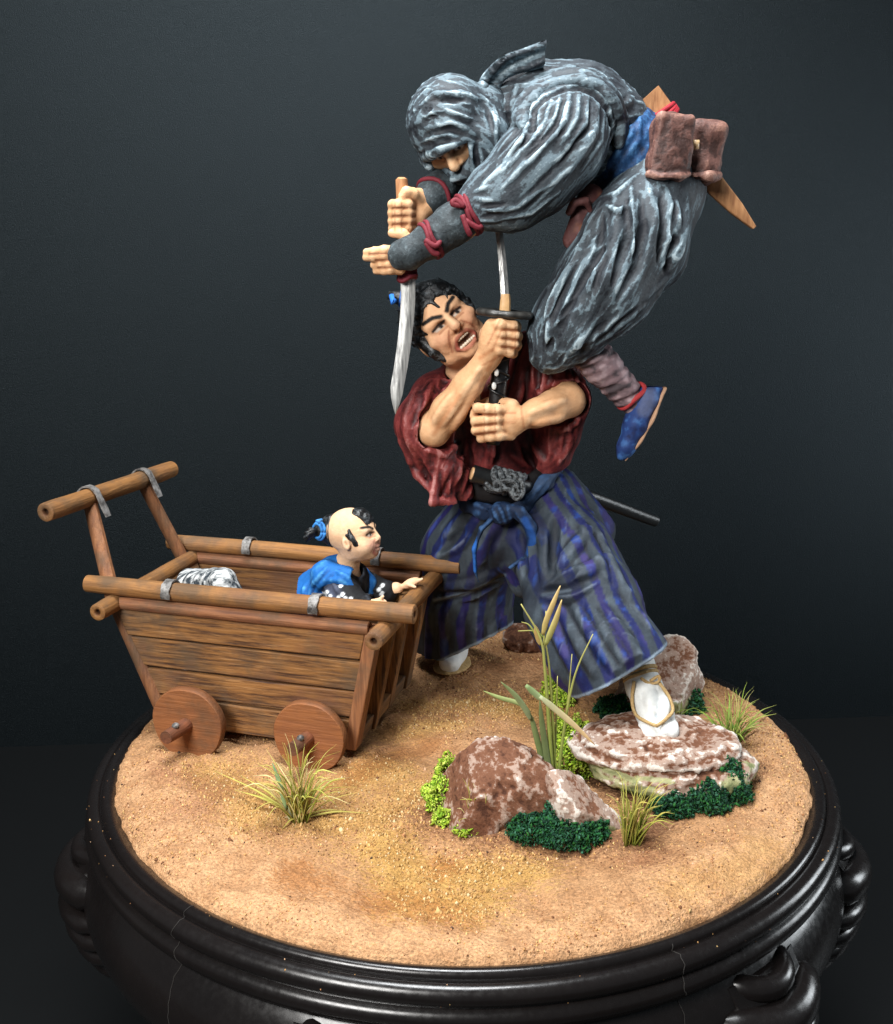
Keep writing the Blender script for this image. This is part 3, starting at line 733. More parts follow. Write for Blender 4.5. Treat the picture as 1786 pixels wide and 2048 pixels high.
# ------------------------------------------------------------------ rocks, moss, grass, reeds
ROCK = brushmat('painted_rock', (srgb(74, 46, 34), srgb(114, 76, 56), srgb(160, 136, 122), srgb(212, 202, 192)), .85, .9, 1.0, .6, .2, True, .07, 110)
RB, RW, RP, RG = srgb(112, 70, 50), srgb(206, 190, 180), srgb(158, 128, 120), srgb(150, 150, 108)
def rock(name, parts_, label, seed, vox=.006, white=.5, moss_z=.06, amp=.011, streak=(1, 1, 1), light=0., fm=None, chip=16):
    fm = np.diag([13, 13, 13]) if fm is None else np.array(fm)
    lo = np.min([np.array(p[0])-max(p[1]) for p in parts_], 0)-.03; hi = np.max([np.array(p[0])+max(p[1]) for p in parts_], 0)+.03
    cy = Clay(lo, hi, vox)
    for p in parts_: cy.ell(p[0], p[1], p[2] if len(p) > 2 else None, p[3] if len(p) > 3 else .03)
    sk = cy.mesh(); st = np.array(streak)
    sk.push(amp*fbm(sk.v*st*9, seed, 4)); sk.push(.5*amp*np.abs(noise(sk.v*st*24, seed+3))); sk.push(.0035*fbm(sk.v*70, seed+4, 2)); q_ = sk.v*st*15; rg = 1-np.abs(noise(q_, seed+40))*2; sk.push(.006*np.maximum(rg, 0)**2+.0035*np.maximum(1-np.abs(noise(q_*2.3, seed+41))*2, 0)**2)
    if chip:                                            # broken faces
        rr_ = np.random.default_rng(seed+77)
        for _ in range(chip):
            n_ = rr_.normal(size=3); n_[2] = abs(n_[2])*.8; n_ /= np.linalg.norm(n_); pr = sk.v@n_; t_ = pr.max()-rr_.uniform(.010, .032); sk.v = sk.v-n_[None, :]*(np.maximum(pr-t_, 0)*.88)[:, None]
        sk.push(.0025*fbm(sk.v*50, seed+5, 3))
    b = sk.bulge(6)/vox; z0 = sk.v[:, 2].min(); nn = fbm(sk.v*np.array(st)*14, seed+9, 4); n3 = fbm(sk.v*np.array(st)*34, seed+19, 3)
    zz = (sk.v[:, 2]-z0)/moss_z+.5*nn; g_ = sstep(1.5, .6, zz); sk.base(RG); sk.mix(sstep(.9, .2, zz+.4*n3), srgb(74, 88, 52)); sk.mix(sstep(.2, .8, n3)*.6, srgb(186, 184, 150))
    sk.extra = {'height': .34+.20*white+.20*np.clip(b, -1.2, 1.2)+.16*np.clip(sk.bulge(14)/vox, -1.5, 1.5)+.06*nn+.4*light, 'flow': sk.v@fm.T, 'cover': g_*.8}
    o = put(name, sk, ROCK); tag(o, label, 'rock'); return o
def rz(a, tilt=0):
    a = radians(a); return np.array([[cos(a), sin(a), 0], [-sin(a), cos(a), 0], [0, 0, 1.]])
g = ground_at(1012, 1625)
rock('boulder', [(g+np.array([-.015, .06, .035]), (.155, .115, .118), rz(-12)), (g+np.array([.06, .02, .02]), (.10, .09, .10), rz(20)), (g+np.array([-.075, 0, .01]), (.085, .09, .085))],
     'rounded brown rock with pale streaks behind the dark green moss at the front', 3, white=.40, streak=(1.4, .8, 1.3), fm=[[26, 0, 26], [0, 14, 0], [-6, 0, 6]])
g = ground_at(1172, 1655)
rock('boulder', [(g+np.array([-.035, .02, .058]), (.062, .075, .112), basis((.8, 0, .55), (-.5, 0, .8))), (g+np.array([.03, .01, .0]), (.085, .06, .045), basis((.85, 0, -.5), (.5, 0, .85)))],
     'small wedge-shaped brown and white rock right of the reeds', 8, white=.9, light=.14, chip=7)
g = ground_at(1335, 1560)
FR = g.copy()
rock('flat_rock', [(g+np.array([-.01, .065, .086]), (.215, .150, .034), basis((1, 0, -.03), (.03, -.05, 1)), .012), (g+np.array([-.05, .075, .068]), (.21, .15, .034), None, .010),
                   (g+np.array([.02, .045, .025]), (.225, .16, .055), None, .014), (g+np.array([-.06, .11, .100]), (.13, .075, .020), basis((1, .15, -.04), (0, 0, 1)), .008)],
     'flat layered brown and white rock under the white sock', 14, vox=.0055, white=1.0, moss_z=.07, chip=0, amp=.009, streak=(.8, .8, 3.0), fm=[[9, 0, 0], [0, 12, 0], [0, 0, 40]])
g = P(1322, 1390, .22)
rock('boulder', [((g[0]+.00, .24, .09), (.125, .12, .12)), ((g[0]+.035, .25, .195), (.078, .08, .050)), ((g[0]-.02, .2, .03), (.13, .12, .07))],
     'tall pale brown and white rock behind the striped trouser leg', 20, white=1.0, moss_z=.12, light=.14, fm=np.diag([9, 9, 9]))
g = ground_at(1052, 1300)
rock('boulder', [(g+np.array([0, .03, .03]), (.075, .07, .062))], 'small dark brown stone on the sand between the striped trouser legs', 27, white=-.15, moss_z=.01, chip=5)

def leafmat(name, rough=.7):
    m = Mat(name, rough, .25); c = m.coord(); n = m.noise(c, 40, 2, .5)
    m.colour(m.mix(1.0, m.paint(), m.mix(n, (.75, .75, .75), (1.2, 1.2, 1.2)), 'MULTIPLY')); m.b.inputs['Transmission Weight'].default_value = 0
    return m.m
FOAM, BLADE = leafmat('flock', .9), leafmat('blade', .6)
def flock(name, spots, label, pal, n, size, seed, kind='moss'):
    # a clump of crumbled foam: many small crumbs over a few mounds
    r_ = np.random.default_rng(seed); V = []; Cc = []
    w = np.array([s_[1][0]*s_[1][1] for s_ in spots]); w = w/w.sum()
    for (c_, rad), share in zip(spots, w):
        k = int(n*2.1*share); d = r_.normal(size=(k, 3)); d /= np.linalg.norm(d, axis=1, keepdims=True); d[:, 2] = np.abs(d[:, 2])
        rr_ = r_.uniform(.55, 1.0, (k, 1))**.5*(1+.22*fbm(d*3+seed, seed, 2)[:, None])
        V.append(np.array(c_)+d*np.array(rad)*rr_)
        lum = (.62+.38*rr_[:, 0])*r_.uniform(.75, 1.2, k); Cc.append(np.array(pal)[r_.integers(0, len(pal), k)]*r_.uniform(.75, 1.2, (k, 1)))
    V = np.concatenate(V); Cc = np.concatenate(Cc); k = len(V)
    z = sand_height(V[:, 0], V[:, 1]); V[:, 2] = np.maximum(V[:, 2], z)
    crumb = np.array([(1, 0, 0), (-1, .2, 0), (0, 1, .2), (0, -1, -.1), (.1, .1, 1), (0, 0, -1.)]); cf = np.array([(0, 2, 4), (2, 1, 4), (1, 3, 4), (3, 0, 4), (2, 0, 5), (1, 2, 5), (3, 1, 5), (0, 3, 5)])
    M = r_.normal(size=(k, 3, 3)); M /= np.linalg.norm(M, axis=2, keepdims=True); s_ = .76*size*np.exp(r_.normal(0, .35, k)); M[:, 2] *= .35
    v = np.einsum('jc,kcd->kjd', crumb, M)*s_[:, None, None]+V[:, None, :]
    f = (np.arange(k)[:, None, None]*6+cf[None]).reshape(-1, 3)
    o = raw(name, v.reshape(-1, 3), f, FOAM, smooth=False, colours=np.repeat(Cc, 6, 0)); tag(o, label, kind, kind='stuff'); return o
LG = [srgb(150, 178, 50), srgb(176, 202, 66), srgb(112, 150, 36), srgb(196, 214, 96)]
DG = [srgb(22, 66, 38), srgb(30, 84, 46), srgb(16, 48, 34), srgb(54, 100, 76), srgb(40, 92, 40)]
def gs(px, py, rx, ry, rz_): g_ = ground_at(px, py); return (g_, (rx, ry, rz_))
flock('moss_clump', [gs(882, 1612, .045, .05, .075), gs(895, 1570, .045, .05, .085), gs(888, 1645, .035, .03, .035), gs(930, 1662, .035, .03, .035), gs(862, 1590, .03, .04, .03)], 'bright lime moss left of the rounded front rock', LG, 1500, .0062, 1)
flock('moss_clump', [gs(1148, 1548, .055, .05, .11), gs(1130, 1500, .05, .06, .11), gs(1156, 1485, .045, .04, .08)], 'bright lime moss between the front rock and the flat rock', LG, 1800, .0062, 2)
flock('moss_clump', [gs(1110, 1390, .04, .05, .08), gs(1128, 1405, .035, .04, .05)], 'bright lime moss beside the striped trouser hem', LG, 700, .0062, 3)
flock('moss_clump', [gs(1070, 1668, .075, .06, .060), gs(1140, 1680, .085, .055, .055), gs(1180, 1670, .05, .04, .05), gs(1105, 1650, .05, .05, .075)], 'dark green moss in front of the two small rocks', DG, 3400, .0062, 4)
flock('moss_clump', [gs(1345, 1622, .06, .04, .05), gs(1410, 1610, .07, .05, .065), gs(1465, 1590, .055, .05, .075), (ground_at(1450, 1580)+np.array([0, 0, .03]), (.05, .04, .06))], 'dark green moss along the front of the flat rock', DG, 3400, .0062, 5)
flock('moss_clump', [gs(1250, 1425, .10, .06, .05), gs(1370, 1420, .06, .06, .07), gs(1310, 1425, .08, .06, .05)], 'dark green moss in the shade behind the white sock', DG, 2600, .0062, 6)

def blade_mesh(mb, base, pts, w0, cols_, twist=0.0):
    # thin grass blade: three-sided, tapering
    pts = smoothline(pts, 4); n = len(pts)
    rs = [max(w0*(1-(i/(n-1))**1.6)*(.75+.5*min(1, i/3)), w0*.12) for i in range(n)]
    n0 = len(mb.v); mb.tube(pts, rs, 4, True, None, .35); k = len(mb.v)-n0
    a, b = np.array(cols_[0]), np.array(cols_[1]); mb.c[n0:] = [tuple(a*(1-q)+b*q) for q in np.repeat(np.linspace(0, 1, n), 4)]
def tuft(name, px, py, label, n, h, spread, seed, pal, lean=(0, 0), w0=.0042, extra=()):
    r_ = random.Random(seed); g_ = ground_at(px, py); mb = MB()
    for i in range(n):
        a = r_.uniform(0, 2*pi); s_ = spread*r_.uniform(.1, 1)**.8; hh_ = h*r_.uniform(.45, 1.05)*(1-.35*s_/spread)
        b_ = g_+np.array([r_.uniform(-.018, .018), r_.uniform(-.014, .014), -.005]); d = np.array([cos(a)*s_+lean[0], sin(a)*s_*.8+lean[1], 0])
        bend = r_.uniform(-.2, 1)*s_*.9; blade_mesh(mb, b_, [b_, b_+d*.28+np.array([0, 0, hh_*.5]), b_+d*.62+np.array([0, 0, hh_*.86]), b_+d*1.05+np.array([r_.uniform(-.01, .01), 0, hh_*(1.04)-bend*.35])], w0*r_.uniform(.6, 1.2), pal[r_.randrange(len(pal))])
    for q in extra:
        b_ = g_+np.array([0, 0, .004]); tip = ground_at(*q[:2])+np.array([0, 0, q[2]]); blade_mesh(mb, b_, [b_, lerp(b_, tip, .5)+np.array([0, 0, .012]), tip], w0*1.1, pal[0])
    o = mb.build(name, BLADE, None, True); tag(o, label, 'grass'); return o
YG = [(srgb(140, 132, 62), srgb(206, 192, 100)), (srgb(116, 124, 44), srgb(188, 186, 84)), (srgb(190, 170, 108), srgb(226, 210, 150)), (srgb(124, 142, 50), srgb(212, 206, 112))]
GG = [(srgb(84, 122, 46), srgb(156, 176, 76)), (srgb(104, 134, 50), srgb(190, 196, 104)), (srgb(130, 142, 62), srgb(206, 194, 124))]
tuft('grass_tuft', 600, 1640, 'dry yellow-green grass tuft in front of the cart wheel', 70, .25, .15, 3, YG, (.01, 0), .0050, extra=((480, 1570, .03), (430, 1575, .05), (520, 1612, .02), (735, 1632, .008), (690, 1628, .01), (470, 1600, .03), (565, 1660, .004)))
tuft('grass_tuft', 955, 1655, 'small grass tuft against the left of the rounded rock', 20, .15, .05, 5, YG, (-.02, 0))
tuft('grass_tuft', 1262, 1685, 'yellow-green grass tuft between the wedge rock and the flat rock', 60, .22, .10, 7, YG[:2]+YG[3:], (.015, 0))
tuft('grass_tuft', 1462, 1490, 'green grass tuft right of the flat rock near the disc edge', 54, .20, .15, 9, GG, (-.005, .02), extra=((1545, 1420, .0), (1525, 1455, .02)))
tuft('grass_tuft', 1348, 1440, 'thin green grass blades directly behind the white sock', 11, .10, .06, 12, GG, (.02, 0), .0034)
# short straw-coloured leaves at the foot of the front tuft
fo = ground_at(602, 1640)
husk_mat = leafmat('husk', .65)
def leaf(name, pts, w, c0, c1, parent, curl=.3, mat=None):
    pts = smoothline(pts, 5); n = len(pts); v = []; f = []; cs = []
    for i, p_ in enumerate(pts):
        t = pts[min(i+1, n-1)]-pts[max(i-1, 0)]; t /= np.linalg.norm(t)+1e-9; q = i/(n-1)
        side = np.cross(t, np.array([.25, -1, .1])); side /= np.linalg.norm(side)+1e-9; nn_ = np.cross(side, t)
        ww = w*(min(1, .55+q*2.2))*(1-max(0, (q-.45)/.55)**2*.92)
        for s_, h_ in ((-1, curl), (-.5, .1), (0, 0), (.5, .1), (1, curl)): v.append(p_+side*ww*s_-nn_*ww*h_)
        for s_, h_ in ((1, curl), (0, 0), (-1, curl)): v.append(p_+side*ww*s_*.98-nn_*(ww*h_+.0016+.0012))
        cs += [tuple(lerp(c0, c1, q))]*8
    for i in range(n-1):
        for j in range(8): k = (j+1) % 8; f.append((i*8+j, i*8+k, i*8+8+k, i*8+8+j))
    f += [tuple(range(8))[::-1], tuple((n-1)*8+j for j in range(8))]
    mb = MB(); mb.v, mb.f, mb.c = [tuple(q) for q in v], f, cs; return mb.build(name, mat or BLADE, parent)
sh = thing('sprouting_shoot', fo, 'short straw-coloured shoots at the foot of the front grass tuft', 'plant')
Yt = fo[1]-.012
for pts, w_, c0, c1 in ((((582, 1642), (580, 1615), (584, 1590)), .008, srgb(190, 186, 150), srgb(110, 124, 64)), (((590, 1643), (596, 1610), (607, 1575)), .008, srgb(206, 190, 140), srgb(150, 140, 70)),
                        (((594, 1643), (612, 1612), (624, 1580)), .009, srgb(212, 186, 130), srgb(168, 128, 72)), (((572, 1620), (560, 1570), (545, 1526)), .006, srgb(140, 160, 110), srgb(120, 150, 110))):
    leaf('leaf', [P(a, b, Yt+.008*i) for i, (a, b) in enumerate(pts)], w_, c0, c1, sh)
# reeds between the rocks
g = ground_at(1107, 1618); Y0 = g[1]+.03
reed = thing('reed_plant', g, 'tall green reed with two dry seed husks rising between the rocks', 'plant')
GR0, GR1, TAN = srgb(84, 104, 52), srgb(128, 140, 92), srgb(198, 160, 102)
def rp(pts, dy=0.0, k=.0): return [P(a, b, Y0+dy+k*i) for i, (a, b) in enumerate(pts)]
leaf('leaf', rp([(1103, 1618), (1095, 1560), (1070, 1460), (1060, 1425)]), .0085, GR0, GR1, reed)
leaf('leaf', rp([(1062, 1440), (1052, 1420), (1030, 1390), (1002, 1364)], -.01, -.006), .0075, srgb(140, 150, 112), srgb(120, 132, 84), reed)
leaf('leaf', rp([(1060, 1425), (1040, 1408), (1000, 1396), (967, 1382)], .0, .01), .006, GR1, srgb(140, 150, 90), reed)
leaf('leaf', rp([(1106, 1620), (1098, 1540), (1085, 1450), (1080, 1400)], -.012), .0085, srgb(92, 108, 70), srgb(112, 124, 78), reed)
leaf('leaf', rp([(1052, 1371), (1078, 1394), (1085, 1398)], -.018), .008, srgb(120, 140, 92), srgb(150, 160, 118), reed)
leaf('leaf', rp([(1080, 1393), (1110, 1418), (1150, 1452), (1190, 1490)], -.02, -.008), .0078, srgb(160, 168, 130), srgb(196, 158, 112), reed, .15)
for pts, w_, dy in ((((1108, 1615), (1100, 1480), (1090, 1340), (1080, 1275), (1042, 1208)), .0065, .0), (((1112, 1600), (1106, 1450), (1098, 1330), (1086, 1262)), .0055, .012), (((1104, 1600), (1096, 1440), (1088, 1300), (1092, 1222)), .005, .006),
                    (((1112, 1595), (1128, 1460), (1150, 1350), (1186, 1268)), .0052, .018), (((1110, 1590), (1125, 1480), (1136, 1400), (1144, 1308)), .004, .022), (((1106, 1590), (1112, 1450), (1115, 1352)), .0042, .03), (((1085, 1275), (1070, 1262), (1036, 1262)), .0035, .01), (((1082, 1290), (1060, 1252), (1043, 1244)), .003, .01)):
    mb = MB(); q = smoothline(rp(pts, dy), 5); n = len(q); mb.tube(q, [w_*(1-.75*i/(n-1)) for i in range(n)], 6, True)
    mb.c = [tuple(lerp(srgb(120, 140, 60), srgb(176, 170, 100), i/(n-1))) for i in range(n) for _ in range(6)]; mb.build('stem', BLADE, reed)
leaf('husk', rp([(1086, 1270), (1094, 1240), (1108, 1205), (1121, 1172)], .0), .0072, srgb(176, 158, 92), srgb(214, 184, 128), reed, .25, husk_mat)
leaf('husk', rp([(1092, 1290), (1104, 1262), (1114, 1236), (1124, 1200)], -.01), .0080, srgb(150, 154, 84), srgb(208, 180, 118), reed, .3, husk_mat)
leaf('husk', rp([(1082, 1290), (1076, 1270), (1070, 1250)], .006), .008, srgb(160, 140, 84), srgb(186, 150, 92), reed, .3, husk_mat)
# ------------------------------------------------------------------ figure materials
def skinmat(name):
    m = Mat(name, .68, .3); c = m.coord(); n1 = m.noise(c, 55, 4, .6); n2 = m.noise(c, 16, 3, .5)
    cc = m.mix(1.0, m.paint(), m.mix(n1, (.80, .77, .74), (1.17, 1.17, 1.17)), 'MULTIPLY')
    m.colour(cc); m.bump(n1, .005, .55); return m.m
def fabric(name, rough=.7, bump=.6, sc_=80):
    m = Mat(name, rough, .3); c = m.coord(); n1 = m.noise(c, sc_, 3, .6); n2 = m.noise(c, 22, 4, .65)
    cc = m.mix(1.0, m.paint(), m.mix(n2, (.68, .68, .68), (1.32, 1.32, 1.32)), 'MULTIPLY')
    m.colour(cc); m.bump(m.mix(.5, n1, n2), .006, bump); return m.m
SKINM, CLOTH = skinmat('painted_skin'), fabric('painted_cloth')
m = Mat('painted_gloss', .38, .5); c = m.coord(); n1 = m.noise(c, 70, 3, .6); m.colour(m.mix(1.0, m.paint(), m.mix(n1, (.8, .8, .8), (1.2, 1.2, 1.2)), 'MULTIPLY')); m.bump(n1, .004, .4); GLOSS = m.m
m = Mat('blade_steel', .34, .5); m.b.inputs['Metallic'].default_value = .6; c = m.coord(); n1 = m.noise(m.scale(c, 60, 60, 5), 2, 4, .6)
m.colour(m.mix(m.ramp(n1, [(.35, 0), (.6, 1)]), (.22, .22, .22), (.60, .60, .58))); m.bump(n1, .003, .4); BLADEM = m.m
PXU = .00152                                          # one photograph pixel at the figures, in units

SK, SKD, SKL, SKR = srgb(208, 160, 118), srgb(120, 68, 40), srgb(234, 196, 156), srgb(186, 110, 94)
def fing(cy, pts, rs, k):                            # a finger: swells at the knuckles
    P_, R_ = [pts[0]], [rs[0]]
    for i in range(1, len(pts)): P_ += [lerp(pts[i-1], pts[i], .5), pts[i]]; R_ += [.86*(rs[i-1]+rs[i])/2, rs[i]]
    cy.chain(P_, R_, k)
class Head:
    def __init__(s, px, py, Y, roll, yaw, pitch, size=1.0):
        # roll: degrees the crown leans to the left of the picture; yaw>0 turns the face to the picture's right; pitch>0 up
        s.C = P(px, py, Y); a = radians(roll); s.u = PXU*size
        fr = np.array([cos(a), 0, sin(a)]); fu = np.array([-sin(a), 0, cos(a)]); ff = np.array([0, -1., 0])
        y, p_ = radians(yaw), radians(pitch)
        fr, ff = fr*cos(y)-ff*sin(y), ff*cos(y)+fr*sin(y)
        fu, ff = fu*cos(p_)-ff*sin(p_), ff*cos(p_)+fu*sin(p_)
        s.R = np.array([fr, fu, ff])
    def __call__(s, x, y, z): return s.C+(s.R[0]*x+s.R[1]*y+s.R[2]*z)*s.u
    def loc(s, v): return ((v-s.C)@s.R.T)/s.u
    def stroke(s, sk, path, r, c, a=1., soft=.5, zmin=0):
        q = s.loc(sk.v); best = np.full(len(q), 1e9); path = np.array(path, float)
        if len(path) == 1: best = np.hypot(q[:, 0]-path[0, 0], q[:, 1]-path[0, 1])
        for p0_, p1_ in zip(path[:-1], path[1:]):
            d = p1_-p0_; t = np.clip(((q[:, :2]-p0_)@d)/(d@d+1e-9), 0, 1); best = np.minimum(best, np.hypot(*(q[:, :2]-p0_-t[:, None]*d).T))
        m_ = (1-sstep(r*(1-soft), r*(1+soft), best))*(q[:, 2] > zmin); sk.mix(m_*a, c)
def sculpt_head(cy, h, child=False, mouth=1.0):
    u = h.u; E = lambda p, r, k=6, sub=False: cy.ell(h(*p), np.array(r)*u, h.R, k*u, sub)
    Cn = lambda a, b, ra, rb, k=5, sub=False: cy.cone(h(*a), h(*b), ra*u, rb*u, k*u, sub)
    E((0, 20, -14), (60, 66, 72), 8); E((0, -20, 8), (50, 56, 54), 20)
    if not child:
        E((0, -70, 36), (22, 15, 19), 16)
        for s_ in (-1, 1): E((s_*34, -50, 6), (20, 22, 26), 16); E((s_*36, -16, 36), (19, 14, 17), 12)
        Cn((-36, 16, 40), (-7, 8, 57), 9, 10, 8); Cn((36, 20, 40), (7, 8, 57), 9, 10, 8)        # frowning brow
    else:
        E((0, -58, 36), (20, 14, 16), 18)
        for s_ in (-1, 1): E((s_*30, -30, 30), (24, 22, 24), 18)
        Cn((-30, 16, 46), (30, 16, 46), 9, 9, 12)
    for s_ in (-1, 1):
        E((s_*22, -2, 60), (15, 9, 12), 6, True); E((s_*22, -1, 41), (13, 11, 13), 3)
        Cn((s_*10, 4, 53), (s_*33, 4, 46), 3.6, 3, 3); Cn((s_*11, -8, 53), (s_*32, -8, 46), 3, 2.6, 3)      # lids
        E((s_*60, -8, -8), (7, 19, 12), 4); E((s_*66, -7, -4), (4, 11, 6), 3, True)                          # ears
    Cn((0, 12, 54), (0, -18, 72 if not child else 64), 7, 10, 6); E((0, -22, 70 if not child else 63), (9, 7, 8), 5)
    for s_ in (-1, 1): E((s_*10, -23, 60), (7, 6, 8), 4); E((s_*6, -28, 68), (3, 2.5, 4), 2, True)
    if mouth > .3:
        E((0, -50, 56), (20, 12*mouth, 14), 4, True)
        up = [(-22, -51, 46), (-13, -38, 56), (0, -36, 60), (13, -37, 56), (23, -49, 46)]; dn = [(-22, -54, 46), (-13, -63, 53), (0, -65, 55), (13, -62, 53), (23, -52, 46)]
        cy.chain([h(*q) for q in up], np.array([2.6, 3.6, 3.6, 3.6, 2.6])*u, 3*u); cy.chain([h(*q) for q in dn], np.array([2.6, 4, 4.4, 4, 2.6])*u, 3*u)
        for s_ in (-1, 1):
            cy.chain([h(s_*15, -18, 60), h(s_*26, -32, 54), h(s_*32, -50, 44)], np.array([1.8, 2.2, 1.5])*u, 4*u, True)          # sneer folds
            cy.chain([h(s_*17, -12, 57), h(s_*30, -24, 50), h(s_*38, -36, 38)], np.array([5, 7, 6])*u, 12*u)
        cy.cone(h(-5, 14, 63), h(-4, 26, 60), 1.8*u, 1.2*u, 3*u, True); cy.cone(h(6, 14, 63), h(5, 27, 60), 1.8*u, 1.2*u, 3*u, True)
    else:
        cy.chain([h(-16, -44, 50), h(-5, -40, 58), h(0, -41, 59), h(5, -40, 58), h(16, -44, 50)], np.array([3, 5, 5, 5, 3])*u, 3*u)
        cy.chain([h(-15, -47, 50), h(0, -51, 57), h(15, -47, 50)], np.array([3, 6, 3])*u, 3*u)
        cy.chain([h(-18, -45.5, 50), h(0, -45.5, 64), h(18, -45.5, 50)], np.array([1.4, 1.8, 1.4])*u, 2*u, True)
def paint_head(sk, h, near, brow=True, mouth=True):
    # eyes, brows, lips as the figure painter put them on
    q = h.loc(sk.v); m0 = (np.linalg.norm(q-np.array([0, 0, 0]), axis=1) < 130)
    S = lambda path, r, c, a=1., soft=.4: h.stroke(sk, path, r, c, a, soft, 24)
    for s_ in (-1, 1):
        S([(s_*38, -22), (s_*26, -30)], 14, SKR, .28, .9)
        S([(s_*12, 1), (s_*32, 1)], 8, SKD, .6, .7)
        S([(s_*14, -3), (s_*30, -2)], 2.6, srgb(186, 170, 156), 1, .4)
        S([(s_*21+3, -1)], 4.2, srgb(20, 13, 12), 1, .3)
        S([(s_*9, 2), (s_*20, 4), (s_*35, 2)], 2.6, srgb(30, 16, 12), 1, .5)
        if brow: S([(s_*8, 12), (s_*20, 21), (s_*38, 25)], 4.2, srgb(16, 13, 12), 1, .4)
        S([(s_*15, -18), (s_*26, -32), (s_*32, -50)], 2.0, srgb(140, 74, 50), .7, .7)
        S([(s_*6, -28)], 3.4, srgb(80, 34, 24), .9, .5); S([(s_*11, -10), (s_*30, -10)], 2, srgb(150, 90, 62), .6, .6)
    S([(0, -20)], 9, SKR, .22, .9); S([(0, 4), (0, -14)], 4, SKL, .8, .8)
    if mouth: S([(-18, -50), (18, -50)], 9, srgb(70, 26, 22), .8, .5); S([(-22, -51), (-13, -38), (0, -36), (13, -37), (23, -49)], 3.4, srgb(150, 76, 62), .8, .5); S([(-22, -54), (-13, -63), (0, -65), (13, -62), (23, -52)], 3.8, srgb(160, 84, 70), .8, .5)
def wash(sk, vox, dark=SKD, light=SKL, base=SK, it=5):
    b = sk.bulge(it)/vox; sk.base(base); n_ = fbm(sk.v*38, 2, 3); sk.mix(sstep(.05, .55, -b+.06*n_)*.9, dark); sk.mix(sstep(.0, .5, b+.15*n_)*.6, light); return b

# ------------------------------------------------------------------ the man in the red jacket
man = thing('person', P(1010, 1330, .25), 'grimacing man figurine in dark red jacket and striped blue trousers thrusting a sword upward', 'figurine')
YH, YT = .22, .32                                     # head, torso depth
hd_ = Head(890, 650, YH, 41, 14, 8, 1.0)
VX = .0042
cy = Clay(P(770, 930, .0)+np.array([0, -.10, 0]), P(1190, 520, .42)+np.array([.02, .04, .02]), VX)
sculpt_head(cy, hd_)
cy.chain([hd_(0, -30, -20), P(950, 760, .28), P(975, 800, .32)], [.055, .062, .085], .03)                       # neck and chest
cy.ell(P(965, 800, .285), (.10, .05, .10), None, .03)
cy.cone(P(935, 760, .225), P(955, 800, .235), .012, .012, .02); cy.cone(P(900, 745, .25), P(940, 770, .232), .012, .011, .02)
# right arm (left of picture): forearm rising to the upper grip
Wr, El, Sh = P(978, 712, .075), P(868, 862, .13), P(862, 790, .30)
cy.chain([Sh, El], [.050, .044], .02); cy.chain([El, lerp(El, Wr, .28), lerp(El, Wr, .62), Wr], [.042, .048, .040, .032], .02)
for a_, b_ in (((885, 850), (960, 735)), ((905, 862), (955, 770)), ((868, 845), (905, 790))): cy.fold([[a_, b_]], .008, .014, .3)
# left arm (right of picture): forearm coming across to the lower grip
Wl, Ell, Shl = P(1046, 836, .07), P(1138, 802, .17), P(1105, 745, .30)
cy.chain([Shl, Ell], [.050, .046], .02); cy.chain([Ell, lerp(Ell, Wl, .35), lerp(Ell, Wl, .7), Wl], [.044, .046, .039, .033], .02)
for a_, b_ in (((1130, 800), (1060, 826)), ((1125, 835), (1070, 848))): cy.fold([[a_, b_]], .008, .014, .3)
# the grip: the handle runs inside both fists
H0, H1 = P(1010, 640, .115), P(986, 884, .105)
def hz(py): return lerp(H0, H1, (py-640)/(884-640))
# upper fist: back of hand to the camera, fingers wrapping round to the right
cy.chain([Wr, P(988, 690, .065), P(994, 668, .062)], [.034, .036, .034], .014, False, ((0, 1, 0), .8))
cy.ell(P(990, 676, .066), (.042, .026, .055), None, .012)
for i, (x0, y0, x1, y1, r) in enumerate(((996, 650, 1029, 652, 11.5), (998, 667, 1032, 671, 11.5), (997, 684, 1031, 689, 10.8), (994, 700, 1024, 705, 9.6))):
    r *= PXU; hc = hz(y1+2)
    fing(cy, [P(x0-14, y0, .064), P(x0+4, y0, .046), P(x1-4, y1, .055), P(x1+2, y1+2, .095), P(x1-8, y1+3, .140), P(x1-34, y1+3, .150)], [r*1.0, r*1.08, r*1.0, r*.95, r*.9, r*.75], .0035)
cy.chain([P(972, 690, .075), P(972, 668, .105), P(984, 656, .135), P(1004, 652, .150)], np.array([14, 12.5, 11, 9])*PXU, .006)      # thumb behind
# lower fist: fingers to the left
cy.ell(P(1020, 842, .066), (.046, .028, .048), None, .014)
for i, (x0, y0, x1, y1, r) in enumerate(((1004, 820, 956, 816, 10.8), (1004, 838, 952, 842, 11.2), (1004, 856, 953, 860, 10.8), (1010, 871, 963, 876, 9.8))):
    r *= PXU
    fing(cy, [P(x0+12, y0, .066), P(x0-12, y0, .044), P(lerp([x0], [x1], .6)[0], (y0+y1)/2, .044), P(x1, y1, .062), P(x1-1, y1+1, .095), P(x1+16, y1+2, .135)], [r*1.0, r*1.1, r*1.0, r*.95, r*.9, r*.75], .0035)
cy.chain([P(1024, 812, .075), P(1004, 806, .105), P(978, 806, .14), P(958, 812, .15)], np.array([14, 12, 11, 9])*PXU, .006)
cy.chain([P(954, 818, .075), P(948, 825, .07), P(944, 832, .068)], np.array([7, 6.5, 5])*PXU, .004)                              # fingertip at the left
sk = cy.mesh(); sk.smooth(1, .3)
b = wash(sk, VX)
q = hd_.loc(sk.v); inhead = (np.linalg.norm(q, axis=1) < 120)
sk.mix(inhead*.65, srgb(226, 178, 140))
paint_head(sk, hd_, YH)
for i, (y0, y1) in enumerate(((659, 661), (676, 680), (693, 697))): sk.stroke([(1004, y0), (1036, y1)], 3.0, srgb(126, 66, 34), .9, .6)
